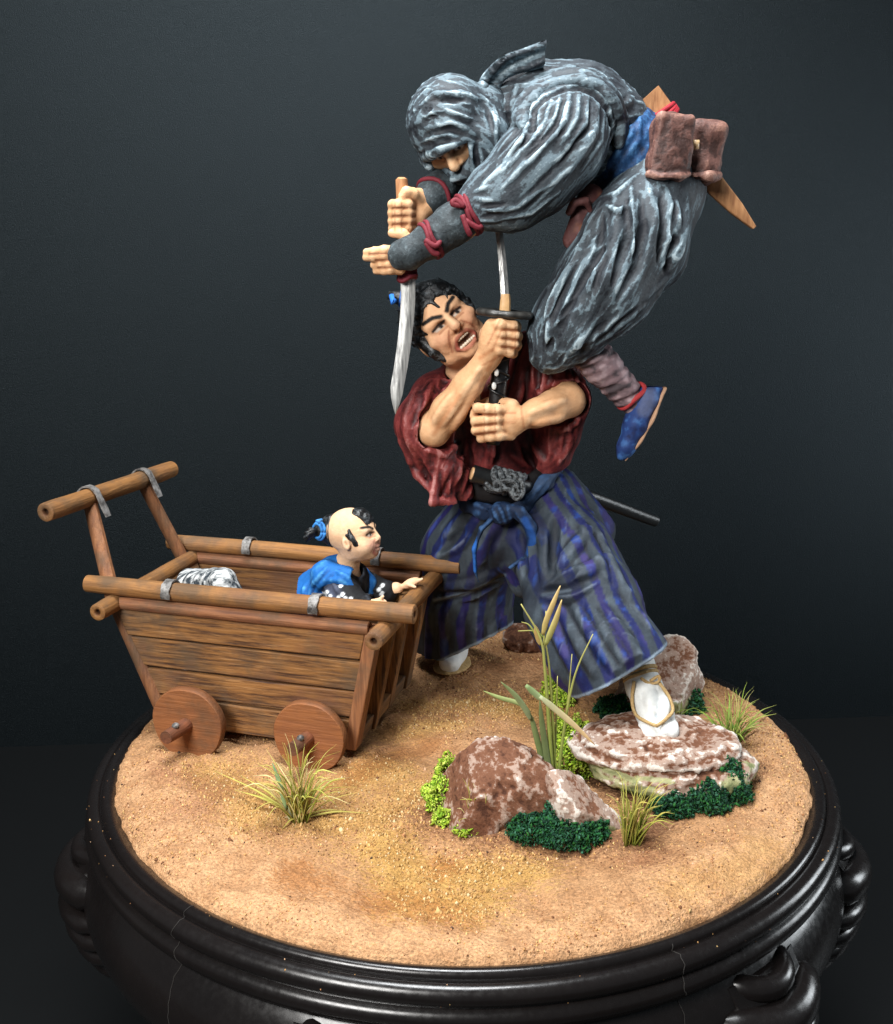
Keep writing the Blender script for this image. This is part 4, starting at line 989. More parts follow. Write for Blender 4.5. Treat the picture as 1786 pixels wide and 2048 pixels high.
for y0, y1 in ((829, 829), (847, 851), (864, 868)): sk.stroke([(992, y0), (950, y1)], 3.0, srgb(126, 66, 34), .9, .6)
for p_ in ([(960, 716), (985, 700)], [(975, 740), (990, 715)]): sk.stroke(p_, 4, srgb(168, 104, 62), .6, .8)
for p_ in ([(900, 832), (958, 752)], [(918, 838), (968, 765)], [(1110, 815), (1060, 838)]): sk.stroke(p_, 5, SKL, .55, .9)
for p_ in ([(868, 868), (920, 792)], [(1100, 845), (1060, 852)], [(908, 860), (970, 755)]): sk.stroke(p_, 5, srgb(164, 98, 56), .5, .9)
for x, ys in ((1012, (652, 669, 686, 702)), (1030, (653, 671, 689, 705)), (990, (820, 838, 856, 871)), (968, (817, 841, 859, 875))):
    for y in ys: sk.stroke([(x, y-5), (x+1, y+5)], 1.6, srgb(140, 82, 50), .6, .6); sk.stroke([(x+5, y-2)], 4, SKL, .7, .9)
for p_ in ([(966, 730), (1000, 712)], [(1042, 815), (1048, 856)], [(1000, 640), (975, 690)], [(1005, 655), (985, 700)], [(1030, 826), (1000, 826)], [(1030, 845), (1000, 845)]): sk.stroke(p_, 2.2, srgb(160, 100, 64), .55, .7)
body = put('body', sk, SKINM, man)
# teeth
mb = MB()
for row, yy in ((0, -42.5), (1, -57)):
    for i in range(7):
        x = -15+5.2*i; mb.add(*sphere_v(hd_(x, yy+1, 55-abs(x)*.28), 3.4*hd_.u, 6, (1, 1, 1.1)))
tm = Mat('teeth', .4, .5); tm.colour(srgb(214, 200, 180)); teeth = mb.build('teeth', tm.m, body); teeth['kind'] = 'stuff'
# hair
m = Mat('hair_paint', .42, .45); c = m.coord(); n1 = m.noise(c, 60, 4, .7); m.colour(m.mix(m.ramp(n1, [(.50, 0), (.72, 1)]), m.paint(), srgb(84, 90, 94))); m.bump(n1, .004, .5); HAIR = m.m
VH = .0042; cy = Clay(hd_.C-.19, hd_.C+.19, VH); u = hd_.u
cy.ell(hd_(0, 25, -18), np.array([67, 68, 74])*u, hd_.R, .01)
cy.ell(hd_(2, -18, 62), np.array([52, 66, 66])*u, hd_.R, .004, True); cy.ell(hd_(0, -78, 0), np.array([80, 46, 90])*u, hd_.R, .01, True)
cy.chain([hd_(-58, 6, 18), hd_(-54, -24, 22), hd_(-46, -48, 20)], np.array([12, 12, 8])*u, .008)                       # sideburn
cy.chain([hd_(58, 4, 14), hd_(54, -22, 16)], np.array([10, 6])*u, .008)
r_ = random.Random(8)
hr, hc0 = np.array([67, 68, 74.]), np.array([0, 25, -18.]); knot_d = np.array([-.1, .55, -.85]); knot_d /= np.linalg.norm(knot_d)
for i in range(190):                                   # strands combed back towards the knot
    d = np.array([r_.uniform(-1, 1), r_.uniform(-.35, 1), r_.uniform(-.5, .75)]); d /= np.linalg.norm(d); pts_ = []
    for t in (0, .22, .45): e = d*(1-t)+knot_d*t; e /= np.linalg.norm(e); pts_.append(hd_(*(hc0+e*hr*(.99+.02*r_.random()+.20*(t == .45)*r_.random()**2))))
    cy.chain(pts_, np.array([3.6, 4.0, 1.2])*u, .0015)
for i in range(34):                                    # ragged hairline on the brow
    t = -1.25+2.5*i/33; x, y = 50*sin(t), 38+18*cos(t)*1.0; z = 44*cos(t*.95)+4; cy.cone(hd_(x*1.05, y+12, z-8), hd_(x*.94, y-6-6*r_.random(), z+7), 5*u, 1.5*u, .002)
for i in range(26):                                    # sideburn stubble
    x, y = r_.uniform(-62, -50), r_.uniform(-46, 4); cy.cone(hd_(x, y, 18), hd_(x-2, y-10, 24), 4*u, 1.2*u, .002)
sk = cy.mesh(); sk.push(.0010*fbm(sk.v*np.array([60, 60, 60]), 5, 2)); sk.base(srgb(13, 13, 14)); put('hair', sk, HAIR, man)
mb = MB(); tk0 = hd_(-6, 62, -70); tk1 = P(800, 596, .33); tk2 = P(776, 590, .33)
mb.tube([tk0, lerp(tk0, tk1, .5)+np.array([0, 0, .012]), tk1, tk2], [.030, .026, .022, .012], 12, True, srgb(20, 20, 21)); tkn = mb.build('topknot', HAIR, man)
mb = MB()
for k in range(3): mb.tube([lerp(tk0, tk1, .72+.1*k)+.026*np.array([0, cos(w), sin(w)])+np.array([.004*sin(w), 0, .004]) for w in np.linspace(0, 2*pi, 14)], .0055, 6, True, srgb(34, 92, 170))
mb.tube([P(792, 600, .29), P(786, 606, .285), P(783, 590, .30)], .008, 6, True, srgb(40, 110, 200)); o = mb.build('hair_tie', CLOTH, tkn); o['kind'] = 'stuff'

# ------------------------------------------------------------------ jacket
RD, RDD, RDL, RDP = srgb(106, 40, 40), srgb(50, 18, 20), srgb(130, 58, 55), srgb(168, 108, 104)
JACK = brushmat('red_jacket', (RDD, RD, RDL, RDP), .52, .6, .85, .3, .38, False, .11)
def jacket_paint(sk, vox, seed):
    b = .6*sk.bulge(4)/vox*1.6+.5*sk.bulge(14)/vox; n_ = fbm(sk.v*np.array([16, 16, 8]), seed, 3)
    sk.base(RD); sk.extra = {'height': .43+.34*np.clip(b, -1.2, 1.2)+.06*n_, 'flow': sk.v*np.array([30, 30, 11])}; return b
VJ = .005
cy = Clay(P(770, 1030, .0)+np.array([0, -.06, 0]), P(1195, 660, .46)+np.array([.02, .06, .03]), VJ)
cy.cone(P(985, 800, YT), P(1018, 940, YT+.02), .150, .128, .03, False, ((0, 1, 0), .82))
cy.cone(P(880, 790, YT+.01), P(1095, 742, YT+.01), .072, .070, .05)
cy.cone(P(925, 750, YT+.03), P(1050, 720, YT+.03), .055, .055, .05)
cy.cone(P(985, 930, YT+.0), P(975, 985, YT-.0), .105, .090, .03, False, ((0, 1, 0), .8))
# sleeve at left: upper arm, elbow bag, hanging corner
cy.chain([P(872, 800, .27), P(848, 850, .18), P(858, 900, .17)], [.082, .080, .066], .04)
cy.chain([P(858, 880, .18), P(880, 940, .16), P(892, 985, .15)], [.056, .050, .030], .03, False, ((.6, 1, 0), .62))
cy.chain([P(872, 930, .14), P(866, 1006, .10)], [.030, .010], .012); cy.chain([P(866, 1004, .10), P(905, 1004, .13)], [.010, .016], .012); cy.chain([P(905, 940, .17), P(925, 985, .19), P(905, 1000, .17)], [.04, .03, .014], .02)
# sleeve at right
cy.chain([P(1092, 748, .27), P(1132, 800, .22), P(1122, 868, .24)], [.080, .066, .060], .04)
cy.chain([P(1110, 850, .24), P(1105, 912, .24), P(1092, 938, .22)], [.064, .050, .018], .03)
cy.cone(P(1060, 700, .30), P(1120, 735, .28), .060, .060, .03)
# neckline and sleeve mouths cut away
cy.cone(P(925, 700, .12), P(948, 800, .20), .040, .028, .006, True); cy.cone(hd_(0, -40, -10), P(945, 755, .28), .075, .070, .008, True)
cy.cone(lerp(El, Wr, .0), lerp(El, Wr, .7), .058, .095, .004, True); cy.cone(P(905, 885, .10), P(915, 915, .02), .035, .05, .006, True); cy.cone(P(895, 878, .13), P(905, 895, .05), .03, .05, .008, True)
cy.cone(lerp(Ell, Wl, -.06), lerp(Ell, Wl, .6), .056, .09, .004, True); cy.cone(P(1128, 845, .15), P(1110, 850, .08), .022, .04, .008, True)
# rolled rims of the sleeve mouths
def ring(c, ax, r, tr, k=.004, n=22, sq=1.0):
    B = basis(ax, (0, .3, 1)); pts = [np.array(c)+r*(B[1]*cos(w)*sq+B[2]*sin(w)) for w in np.linspace(0, 2*pi, n)]
    cy.chain(pts, tr, k)
cy.fold([[(905, 782), (868, 800), (842, 830), (838, 866), (860, 902), (892, 912), (918, 884)], [(1078, 782), (1112, 764), (1146, 776), (1160, 808), (1152, 846), (1122, 862)]], .0085, .004, .0, False, .9)
# lapels: bands from the neck crossing over the chest
for path, r in (([(908, 738), (930, 790), (962, 850), (985, 900)], .020), ([(1062, 694), (1040, 760), (1012, 830), (975, 930)], .022), ([(1040, 690), (1010, 760), (985, 840)], .016)):
    cy.fold([path], r, .004, .45, False, .9)
cy.fold([[(950, 880), (945, 935)], [(990, 880), (986, 945)]], .009, .006, .2)
# folds
cy.fold([[(835, 775), (812, 830), (815, 880)], [(870, 762), (850, 800), (838, 822)], [(905, 760), (885, 800), (880, 830)], [(805, 850), (830, 905), (850, 930)], [(800, 880), (835, 950), (862, 985)], [(925, 905), (915, 950), (885, 1000)], [(935, 880), (935, 930), (925, 985)], [(900, 925), (885, 965)]], .012, .007, .25)
cy.fold([[(1085, 705), (1092, 745), (1080, 790)], [(1105, 715), (1118, 755)], [(1068, 705), (1070, 760), (1062, 800)], [(1125, 870), (1105, 915), (1080, 940)], [(1060, 880), (1085, 920), (1075, 945)], [(1030, 880), (1045, 930)], [(1020, 905), (1060, 935)], [(1140, 850), (1135, 890), (1115, 930)], [(1045, 770), (1035, 810)], [(1098, 735), (1110, 775)]], .011, .007, .25)
cy.fold([[(845, 790), (826, 850)], [(890, 780), (872, 815)], [(820, 895), (860, 960)], [(920, 930), (905, 985)], [(1075, 720), (1076, 780)], [(1096, 720), (1102, 765)], [(1045, 895), (1065, 930)], [(1118, 890), (1095, 930)], [(1010, 850), (990, 935)], [(925, 770), (962, 840)], [(940, 900), (942, 940)]], .008, .010, .1, True)
for k in range(9): cy.fold([[(1062+12*k, 705+5*k), (1058+14*k, 735+4*k)]], .006, .008, .3)
sk = cy.mesh(); sk.crease((.15, 0, 1), .0055, 24, 6, 4); jacket_paint(sk, VJ, 6)
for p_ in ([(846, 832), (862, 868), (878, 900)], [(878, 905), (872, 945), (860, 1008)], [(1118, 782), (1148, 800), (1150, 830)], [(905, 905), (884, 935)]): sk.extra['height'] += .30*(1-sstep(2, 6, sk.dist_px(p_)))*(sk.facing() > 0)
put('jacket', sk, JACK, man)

# ------------------------------------------------------------------ striped trousers
VT = .0055
cy = Clay(P(800, 1430, .0)+np.array([-.02, -.32, -.0]), P(1360, 880, .66)+np.array([.02, .05, .02]), VT)
LA = [P(985, 1010, .33), P(938, 1100, .38), P(918, 1190, .46), P(922, 1290, .54), P(922, 1350, .58)]
RA = [P(1080, 1010, .30), P(1138, 1110, .18), P(1180, 1200, .06), P(1232, 1330, -.10), P(1262, 1400, -.18)]
cy.ell(P(1022, 1005, .33), (.145, .115, .11), None, .04)
cy.chain(LA, [.115, .135, .138, .150, .160], .05, False, ((.3, 1, .2), .85)); cy.chain(RA, [.12, .135, .14, .155, .165], .05, False, ((.5, 1, .5), .75))
cy.cone(P(1110, 990, .32), P(1185, 1060, .28), .09, .07, .04); cy.cone(P(1150, 1080, .22), P(1222, 1160, .14), .07, .06, .04)
cy.cone(P(880, 1100, .42), P(870, 1180, .48), .06, .05, .03)
cy.cone(P(1035, 1080, .26), P(1050, 1165, .24), .085, .050, .05); cy.chain([P(1085, 1140, .14), P(1105, 1230, .04), P(1140, 1330, -.06)], [.075, .070, .06], .05); cy.cone(P(985, 1150, .40), P(990, 1250, .48), .07, .06, .04)
# folds
cy.fold([[(1062, 1030), (1095, 1090), (1092, 1170)], [(1180, 1060), (1140, 1110), (1112, 1150)], [(1215, 1120), (1160, 1150), (1090, 1178)], [(1190, 1165), (1140, 1190), (1090, 1198)], [(1010, 1155), (940, 1190), (875, 1198)], [(1015, 1130), (950, 1165), (885, 1175)], [(960, 1030), (915, 1090), (865, 1120)], [(945, 1020), (890, 1075)], [(1000, 1080), (985, 1140)], [(975, 1060), (960, 1130)]], .016, .016, .35)
cy.fold([[(1090, 1182), (1140, 1175), (1190, 1155)], [(1000, 1168), (930, 1200), (870, 1208)], [(1040, 1060), (1050, 1150)], [(1110, 1040), (1105, 1150)], [(1150, 1140), (1110, 1165)], [(930, 1060), (880, 1100)]], .012, .014, .1, True)
for x in (862, 892, 924, 955, 986, 1010): cy.fold([[(x, 1220), (x-6, 1325)]], .011, .014, .35)
for x0, x1 in ((1110, 1150), (1140, 1190), (1170, 1235), (1200, 1270), (1228, 1300)): cy.fold([[(x0-20, 1215), (x1, 1350)]], .012, .014, .35)
cy.fold([[(1195, 1060), (1240, 1170), (1300, 1260)], [(1165, 1050), (1215, 1160)]], .012, .014, .3)
# gap between the legs, hems cut and hollowed
cy.cone(P(1052, 1330, .2), P(1044, 1225, .3), .030, .010, .012, True); cy.cone(P(1048, 1280, .5), P(1042, 1215, .3), .035, .012, .012, True)
def hem(a, b, dn, Yd, rad, axis):
    # cut below the hem line a-b (photograph pixels with depth), then hollow the cuff
    A, B = P(*a), P(*b); n = np.cross(B-A, np.array(dn)); n = n/np.linalg.norm(n); n = n if n[2] < 0 else -n
    return (A+B)/2, n
def cut(side, c, n):
    X, Y, Z = cy._xyz((slice(None),)*3); d = ((X-c[0])*n[0]+(Y-c[1])*n[1]+(Z-c[2])*n[2]).astype(np.float32)
    xm = ((X-side[0][0])*side[1]+0*Y+0*Z); cy.F = np.where(xm > 0, -smin(-cy.F, -d, .004), cy.F).astype(np.float32)
cR, nR = hem((1150, 1398, -.16), (1332, 1276, -.02), (0, 1, -.34), 0, 0, 0); cL, nL = hem((834, 1342, .50), (1026, 1246, .50), (0, 1, -.30), 0, 0, 0)
xm_ = P(1045, 1290, .2)
cut((xm_, 1), cR, nR); cut((xm_, -1), cL, nL)
cy.cone(P(1165, 1412, -.34), P(1300, 1330, -.30), .055, .05, .004, True)
cy.cone(cR+nR*.04, cR-nR*.10, .125, .07, .006, True, ((.5, 1, .5), .75)); cy.cone(cL+nL*.04, cL-nL*.10, .12, .06, .006, True)
sk = cy.mesh(); sk.crease((.1, .1, 1), .0032, 22, 5, 14)
def axis_uv(v, A):                                     # place along a leg and angle about it
    best = np.full(len(v), 1e9); al = np.zeros(len(v)); off = np.zeros((len(v), 3)); L0 = 0
    A = [2*A[0]-A[1]]+list(A)+[2*A[-1]-A[-2]]
    for a, b in zip(A[:-1], A[1:]):
        d = b-a; L = np.linalg.norm(d); t = np.clip(((v-a)@d)/(d@d), 0, 1); o = v-a-t[:, None]*d; D = np.linalg.norm(o, axis=1)
        m_ = D < best; best = np.where(m_, D, best); al = np.where(m_, L0+t*L, al); off[m_] = o[m_]; L0 += L
    return best, al, np.arctan2(off[:, 0], -off[:, 1])
dl, al_, tl = axis_uv(sk.v, LA); dr, ar_, tr_ = axis_uv(sk.v, RA); left = dl/.14 < dr/.14
ang = np.where(left, tl, tr_); ph = ang*13/(2*pi)+.10*fbm(sk.v*9, 8, 2)
ph = ph+np.where(left, .2, .45); fr_ = ph-np.floor(ph); st = sstep(.0, .07, fr_)*sstep(.52, .45, fr_)
alt = (np.floor(ph) % 3 == 0)
b = sk.bulge(6)/VT; n_ = fbm(sk.v*14, 3, 3); n2 = fbm(sk.v*np.array([40, 40, 18]), 9, 3)
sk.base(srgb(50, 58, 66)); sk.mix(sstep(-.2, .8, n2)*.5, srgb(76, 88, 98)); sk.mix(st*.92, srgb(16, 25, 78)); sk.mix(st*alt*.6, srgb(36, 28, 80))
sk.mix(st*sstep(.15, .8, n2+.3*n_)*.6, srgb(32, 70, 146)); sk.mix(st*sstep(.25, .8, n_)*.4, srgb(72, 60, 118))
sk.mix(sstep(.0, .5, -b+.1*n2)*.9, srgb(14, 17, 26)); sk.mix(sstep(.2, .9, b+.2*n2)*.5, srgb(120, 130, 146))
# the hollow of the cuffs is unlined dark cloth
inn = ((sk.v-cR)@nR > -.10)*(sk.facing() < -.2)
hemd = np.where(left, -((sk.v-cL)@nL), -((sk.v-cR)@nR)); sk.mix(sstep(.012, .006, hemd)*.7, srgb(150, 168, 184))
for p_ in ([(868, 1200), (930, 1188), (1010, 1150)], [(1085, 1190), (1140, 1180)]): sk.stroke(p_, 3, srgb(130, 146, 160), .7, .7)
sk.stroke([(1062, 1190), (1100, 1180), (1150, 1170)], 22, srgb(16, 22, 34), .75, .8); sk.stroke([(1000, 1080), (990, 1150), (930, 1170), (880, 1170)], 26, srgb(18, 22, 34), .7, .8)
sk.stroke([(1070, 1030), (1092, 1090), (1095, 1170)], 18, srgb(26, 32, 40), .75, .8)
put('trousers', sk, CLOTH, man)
# waist tie: sash, knot, loop and tails
BL, BLD, BLL = srgb(20, 38, 66), srgb(9, 14, 24), srgb(62, 100, 148)
VB = .0042; cy = Clay(P(900, 1190, .12)+np.array([0, -.05, 0]), P(1150, 900, .42)+np.array([.02, .05, .02]), VB)
jz = lambda px, py, Y: P(px, py, Y)
cy.chain([P(915, 985, .30), P(935, 1008, .23), P(965, 1022, .200), P(1005, 1026, .185), P(1045, 1012, .195), P(1085, 975, .22), P(1112, 940, .27)], [.022, .024, .024, .024, .030, .034, .022], .010, False, ((0, 1, 0), .55))
cy.chain([P(1050, 1000, .185), P(1085, 965, .20), P(1108, 945, .235)], [.016, .022, .016], .006)
cy.ell(P(1005, 1026, .155), (.040, .032, .036), None, .008)
cy.chain([P(1010, 1018, .14), P(1040, 1026, .125), P(1062, 1055, .12), P(1066, 1090, .13), P(1048, 1130, .14)], [.018, .022, .022, .020, .006], .006, False, ((1, 1, 0), .55))
cy.chain([P(1045, 1118, .135), P(1020, 1135, .14)], [.008, .005], .004)
cy.chain([P(988, 1034, .145), P(962, 1060, .135), P(948, 1100, .135), P(950, 1140, .145), P(957, 1164, .15)], [.010, .012, .011, .009, .004], .004, False, ((1, 0, 0), .6))
cy.fold([[(985, 1020), (1000, 1045)], [(998, 1012), (1012, 1046)], [(1015, 1012), (1022, 1042)], [(1050, 1003), (1098, 955)], [(1060, 1010), (1104, 962)], [(930, 1000), (980, 1022)], [(1030, 1020), (1058, 1060)]], .006, .006, .3)
sk = cy.mesh(); sk.push(.0018*fbm(sk.v*np.array([40, 40, 40]), 4, 2)); b = sk.bulge(5)/VB; n2 = fbm(sk.v*50, 4, 3)
sk.base(BL); sk.mix(sstep(.0, .5, -b+.15*n2)*.9, BLD); sk.mix(sstep(.2, .8, b+.3*n2)*.75, BLL)
sk.stroke([(1100, 945), (1060, 1000)], 16, srgb(62, 86, 118), .55, .8); sk.stroke([(948, 1075), (950, 1140)], 5, srgb(40, 104, 190), .8); sk.stroke([(1050, 1040), (1066, 1075), (1060, 1105)], 7, srgb(34, 88, 170), .6)
put('waist_tie', sk, CLOTH, man)
# dark sash between jacket and trousers
mb = MB(); pts = [P(932, 962, .30)]+[P(x, y, Yq) for x, y, Yq in ((945, 975, .215), (985, 985, .185), (1030, 985, .185), (1070, 965, .205), (1100, 940, .26))]
mb.tube(smoothline(pts, 5), .036, 10, True, srgb(20, 18, 20), .45, (0, 1, 0)); mb.build('sash', CLOTH, man)
# socks and sandals
WH, WHS = srgb(222, 224, 222), srgb(150, 160, 168)
fy = [P(1272, 1325, -.10), P(1290, 1378, -.145), P(1310, 1428, -.20), P(1320, 1458, -.255)]
VS = .0042; cy = Clay(np.min(fy, 0)-.09, np.max(fy, 0)+.09, VS)
cy.chain([P(1262, 1290, -.04), fy[0], fy[1]], [.045, .046, .044], .02); cy.chain([fy[1], fy[2]], [.046, .050], .03); cy.chain([fy[2], fy[3]], [.050, .040], .02, False, ((0, 0, 1), .85))
cy.cone(P(1296, 1456, -.24), P(1300, 1468, -.27), .028, .024, .008); cy.cone(P(1340, 1454, -.24), P(1342, 1462, -.27), .026, .022, .008)
cy.fold([[(1318, 1462), (1312, 1425)]], .006, .008, .0, True); cy.fold([[(1300, 1380), (1305, 1420)], [(1325, 1390), (1330, 1430)]], .012, .014, .4); cy.fold([[(1258, 1345), (1300, 1335)], [(1262, 1360), (1306, 1350)]], .006, .008, .0, True)
sk = cy.mesh(); sk.push(.0025*fbm(sk.v*30, 4, 3)); b = sk.bulge(6)/VS; sk.base(WH); sk.mix(sstep(.05, .6, -b+.1*fbm(sk.v*30, 2))*.75, WHS)
sock = put('sock', sk, CLOTH, man)
STRAW = srgb(196, 164, 112)
strm = Mat('straw', .8, .2); c = strm.coord(); n1 = strm.noise(c, 120, 2, .6); strm.colour(strm.mix(n1, srgb(140, 108, 66), srgb(214, 184, 132))); strm.bump(n1, .006, .8); STRAWM = strm.m
def sockring(c, ax, r, tr):
    B = basis(ax, (0, .3, 1)); return [np.array(c)+r*(B[1]*cos(w)+B[2]*sin(w)) for w in np.linspace(0, 2*pi, 20)]
sd = np.array(fy[1])-fy[0]
def cord(name, pts, r, parent): mb = MB(); mb.tube(smoothline(pts, 3), r, 7, True); return mb.build(name, STRAWM, parent)
cord('sandal_cord', sockring(lerp(fy[0], fy[1], .35), sd, .0475, 0), .0065, man); cord('sandal_cord', sockring(lerp(fy[0], fy[1], .52), sd, .0475, 0), .0055, man)
cord('sandal_cord', [P(1268, 1362, -.185), P(1264, 1400, -.195), P(1272, 1430, -.22), P(1298, 1446, -.275), P(1314, 1452, -.295)], .005, man)
cord('sandal_cord', [P(1314, 1452, -.295), P(1332, 1438, -.275), P(1346, 1420, -.235), P(1336, 1390, -.20), P(1318, 1365, -.185)], .005, man)
cord('sandal_cord', [P(1300, 1362, -.185), P(1318, 1352, -.19), P(1316, 1364, -.19), P(1298, 1366, -.185), P(1282, 1356, -.185)], .0045, man)
# soles
def sole(name, c, rad, rot, parent):
    lo = np.array(c)-max(rad)-.02; cy_ = Clay(lo, np.array(c)+max(rad)+.02, .005); cy_.ell(c, rad, rot, .004); s_ = cy_.mesh(); s_.push(.002*fbm(s_.v*60, 2, 2)); s_.base(STRAW); return put(name, s_, STRAWM, parent)
sole('sandal', fy[3]+np.array([-.01, .05, -.036]), (.075, .115, .016), None, man)
gl = ground_at(905, 1350); sole('sandal', gl+np.array([0, .05, .018]), (.062, .095, .012), rz(-20), man)
cy = Clay(gl-.14, gl+.2, .005); cy.chain([P(915, 1260, .56), gl+np.array([.0, .07, .06]), gl+np.array([-.01, .0, .042])], [.05, .048, .036], .02)
sk = cy.mesh(); sk.base(WH); sk.push(.002*fbm(sk.v*30, 4, 2)); put('sock', sk, CLOTH, man)

# ------------------------------------------------------------------ long sword and its scabbard
sword = thing('sword', hz(884), 'long sword with black wrapped handle and thin steel blade raised by the man', 'sword')
ax = (H0-H1)/np.linalg.norm(H0-H1)
B0, B1 = P(1011, 618, .115), P(995, 440, .175); bp = [lerp(B0, B1, t)+np.array([.004*sin(pi*t), 0, 0]) for t in np.linspace(0, 1.12, 12)]
mb = MB()
v = []; f = []
for i, p_ in enumerate(bp):
    w_ = (.0125, .0118)[0]*(1-.18*i/11); 
    for dx, dy in ((-w_, .0), (0, -.006), (w_*.9, 0), (0, .006)): v.append(p_+np.array([dx, dy, 0]))
for i in range(11):
    for j in range(4): k = (j+1) % 4; f.append((i*4+j, i*4+k, i*4+4+k, i*4+4+j))
f += [(0, 1, 2, 3), (47, 46, 45, 44)]; mb.add(v, f); mb.build('blade', BLADEM, sword, True, 30)
mb = MB(); mb.tube([P(1010, 622, .115), P(1011, 600, .116), P(1011, 588, .117)], [.0155, .0145, .012], 8, True, srgb(222, 178, 126), .6, (0, 1, 0)); mb.build('collar', GLOSS, sword, True, 40)
gc = P(1010, 627, .114); Bz = basis(np.cross(ax, (0, 1, 0)), ax); v = []; f = []; seg = 40; cs = []
for r_, z_, cc in ((.004, .006, .6), (.052, .006, .6), (.058, .010, 2.2), (.076, .010, 2.2), (.082, .004, 3.0), (.082, -.004, 1.5), (.076, -.010, .8), (.004, -.008, .6)):
    for j in range(seg):
        w = 2*pi*j/seg; q = 1+.03*sin(8*w); v.append(gc+Bz.T@np.array([r_*q*cos(w), r_*q*sin(w), z_])); g_ = .02*cc*(1+.5*sin(13*w)); cs.append((g_, g_*.97, g_*.9))
for i in range(7):
    for j in range(seg): k = (j+1) % seg; f.append((i*seg+j, i*seg+k, i*seg+seg+k, i*seg+seg+j))
mb = MB(); mb.v, mb.f, mb.c = [tuple(q) for q in v], f, cs; guard = mb.build('guard', GLOSS, sword, True, 50)
mb = MB(); mb.tube([lerp(H0, H1, t) for t in np.linspace(-.01, 1.02, 14)], [.0245]*13+[.020], 14, True, srgb(22, 21, 22), .8, (0, 1, 0)); hdl = mb.build('handle', GLOSS, sword)
# cord wrapping: two crossing spirals
Bh = basis(np.cross(ax, (0, 1, 0)), ax); L = np.linalg.norm(H1-H0)
for s_ in (1, -1):
    pts = [H0-ax*L*t+Bh[0]*.0265*cos(s_*t*pi*11)-Bh[1]*.0225*sin(s_*t*pi*11) for t in np.linspace(.02, .98, 150)]
    mb = MB(); mb.tube(pts, .0052, 6, True, srgb(16, 16, 18), .6); mb.build('cord_wrap', GLOSS, hdl)
for (x, y) in ((993, 745), (988, 772)):                  # pale ornaments under the wrap
    mb = MB(); mb.add(*sphere_v(P(x, y, .078), .0085, 6, (.8, .5, 1.3)), srgb(224, 224, 220)); mb.build('ornament', GLOSS, hdl)
scab = thing('scabbard', P(943, 947, .10), 'long black scabbard with silver cord tucked through the waist behind the man', 'scabbard')
S0, S1, S2 = P(945, 947, .135), P(1040, 972, .17), P(1312, 1043, .62)
mb = MB(); pts = [S0, lerp(S0, S1, .5), S1, P(1130, 990, .30), lerp(P(1130, 990, .30), S2, .5), S2]; pts = smoothline([S0, S1, P(1150, 985, .36), S2], 8)
mb.tube(pts, [.027-.008*i/(len(pts)-1)*1.0 for i in range(len(pts))], 14, True, srgb(24, 26, 27), .72, (0, 1, 0)); sh_ = mb.build('sheath', GLOSS, scab, True, 60)
dS = (S1-S0)/np.linalg.norm(S1-S0); mb = MB(); mb.tube([S0-dS*.004, S0+dS*.010], [.018, .022], 14, True, srgb(206, 164, 120), .72, (0, 1, 0)); mb.build('mouth', GLOSS, scab)
SIL = srgb(170, 176, 178)
cm = Mat('silver_cord', .5, .5); c = cm.coord(); n1 = cm.noise(c, 90, 4, .7); cm.colour(cm.mix(cm.ramp(n1, [(.42, 0), (.6, 1)]), (.008, .009, .010), srgb(120, 126, 130))); cm.bump(n1, .01, .8); SILM = cm.m
for k in range(6):
    c_ = lerp(S0, S1, .42+.11*k); rr = .033; Bc = basis(dS, (0, 0, 1)); mb = MB()
    mb.tube([c_+rr*(Bc[1]*cos(w)*.85+Bc[2]*sin(w))+dS*.010*sin(w*2+k) for w in np.linspace(0, 2*pi, 20)], .0095, 7, True); mb.build('cord_coil', SILM, scab)
for pts in ([(985, 950), (1010, 975), (1035, 990), (1030, 965), (1000, 960)], [(1020, 945), (1042, 962), (1046, 985), (1034, 998), (1024, 988), (1030, 972)], [(970, 965), (990, 980), (1012, 978), (1030, 985)]):
    mb = MB(); mb.tube(smoothline([P(a, b, .098+.004*(i % 2)) for i, (a, b) in enumerate(pts)], 5), .007, 7, True); mb.build('cord_loop', SILM, scab)
# ------------------------------------------------------------------ the leaping man in grey
nin = thing('person', P(1115, 715, .2), 'leaping man figurine in weathered grey hooded clothes stabbing downward with both hands', 'figurine')
NG, NGD, NGL, NGW = srgb(58, 65, 71), srgb(32, 35, 41), srgb(98, 114, 123), srgb(154, 171, 179)
def drybrush(sk, vox, seed, dirv, lo=.0, amt=1.0):
    # grey cloth, pale paint dragged over the ridges in strokes along dirv
    b = sk.bulge(6)/vox; dirv = np.array(dirv, float); dirv /= np.linalg.norm(dirv)
    al = (sk.v@dirv)[:, None]*dirv; ac = sk.v-al
    st = fbm(ac*46+al*9, seed, 3); st2 = fbm(ac*95+al*22, seed+5, 3); big = fbm(sk.v*11, seed+9, 3)
    sk.base(NG); sk.extra = {'height': .39-.5*lo+np.clip(.46*sk.bulge(4)/vox+.20*sk.bulge(14)/vox, -.45, .45)+.10*big, 'flow': ac*34+al*6}
GREY = brushmat('grey_cloth', (NGD, NG, NGL, NGW), .62, .6, 1.25, .35, .3, False, .06)
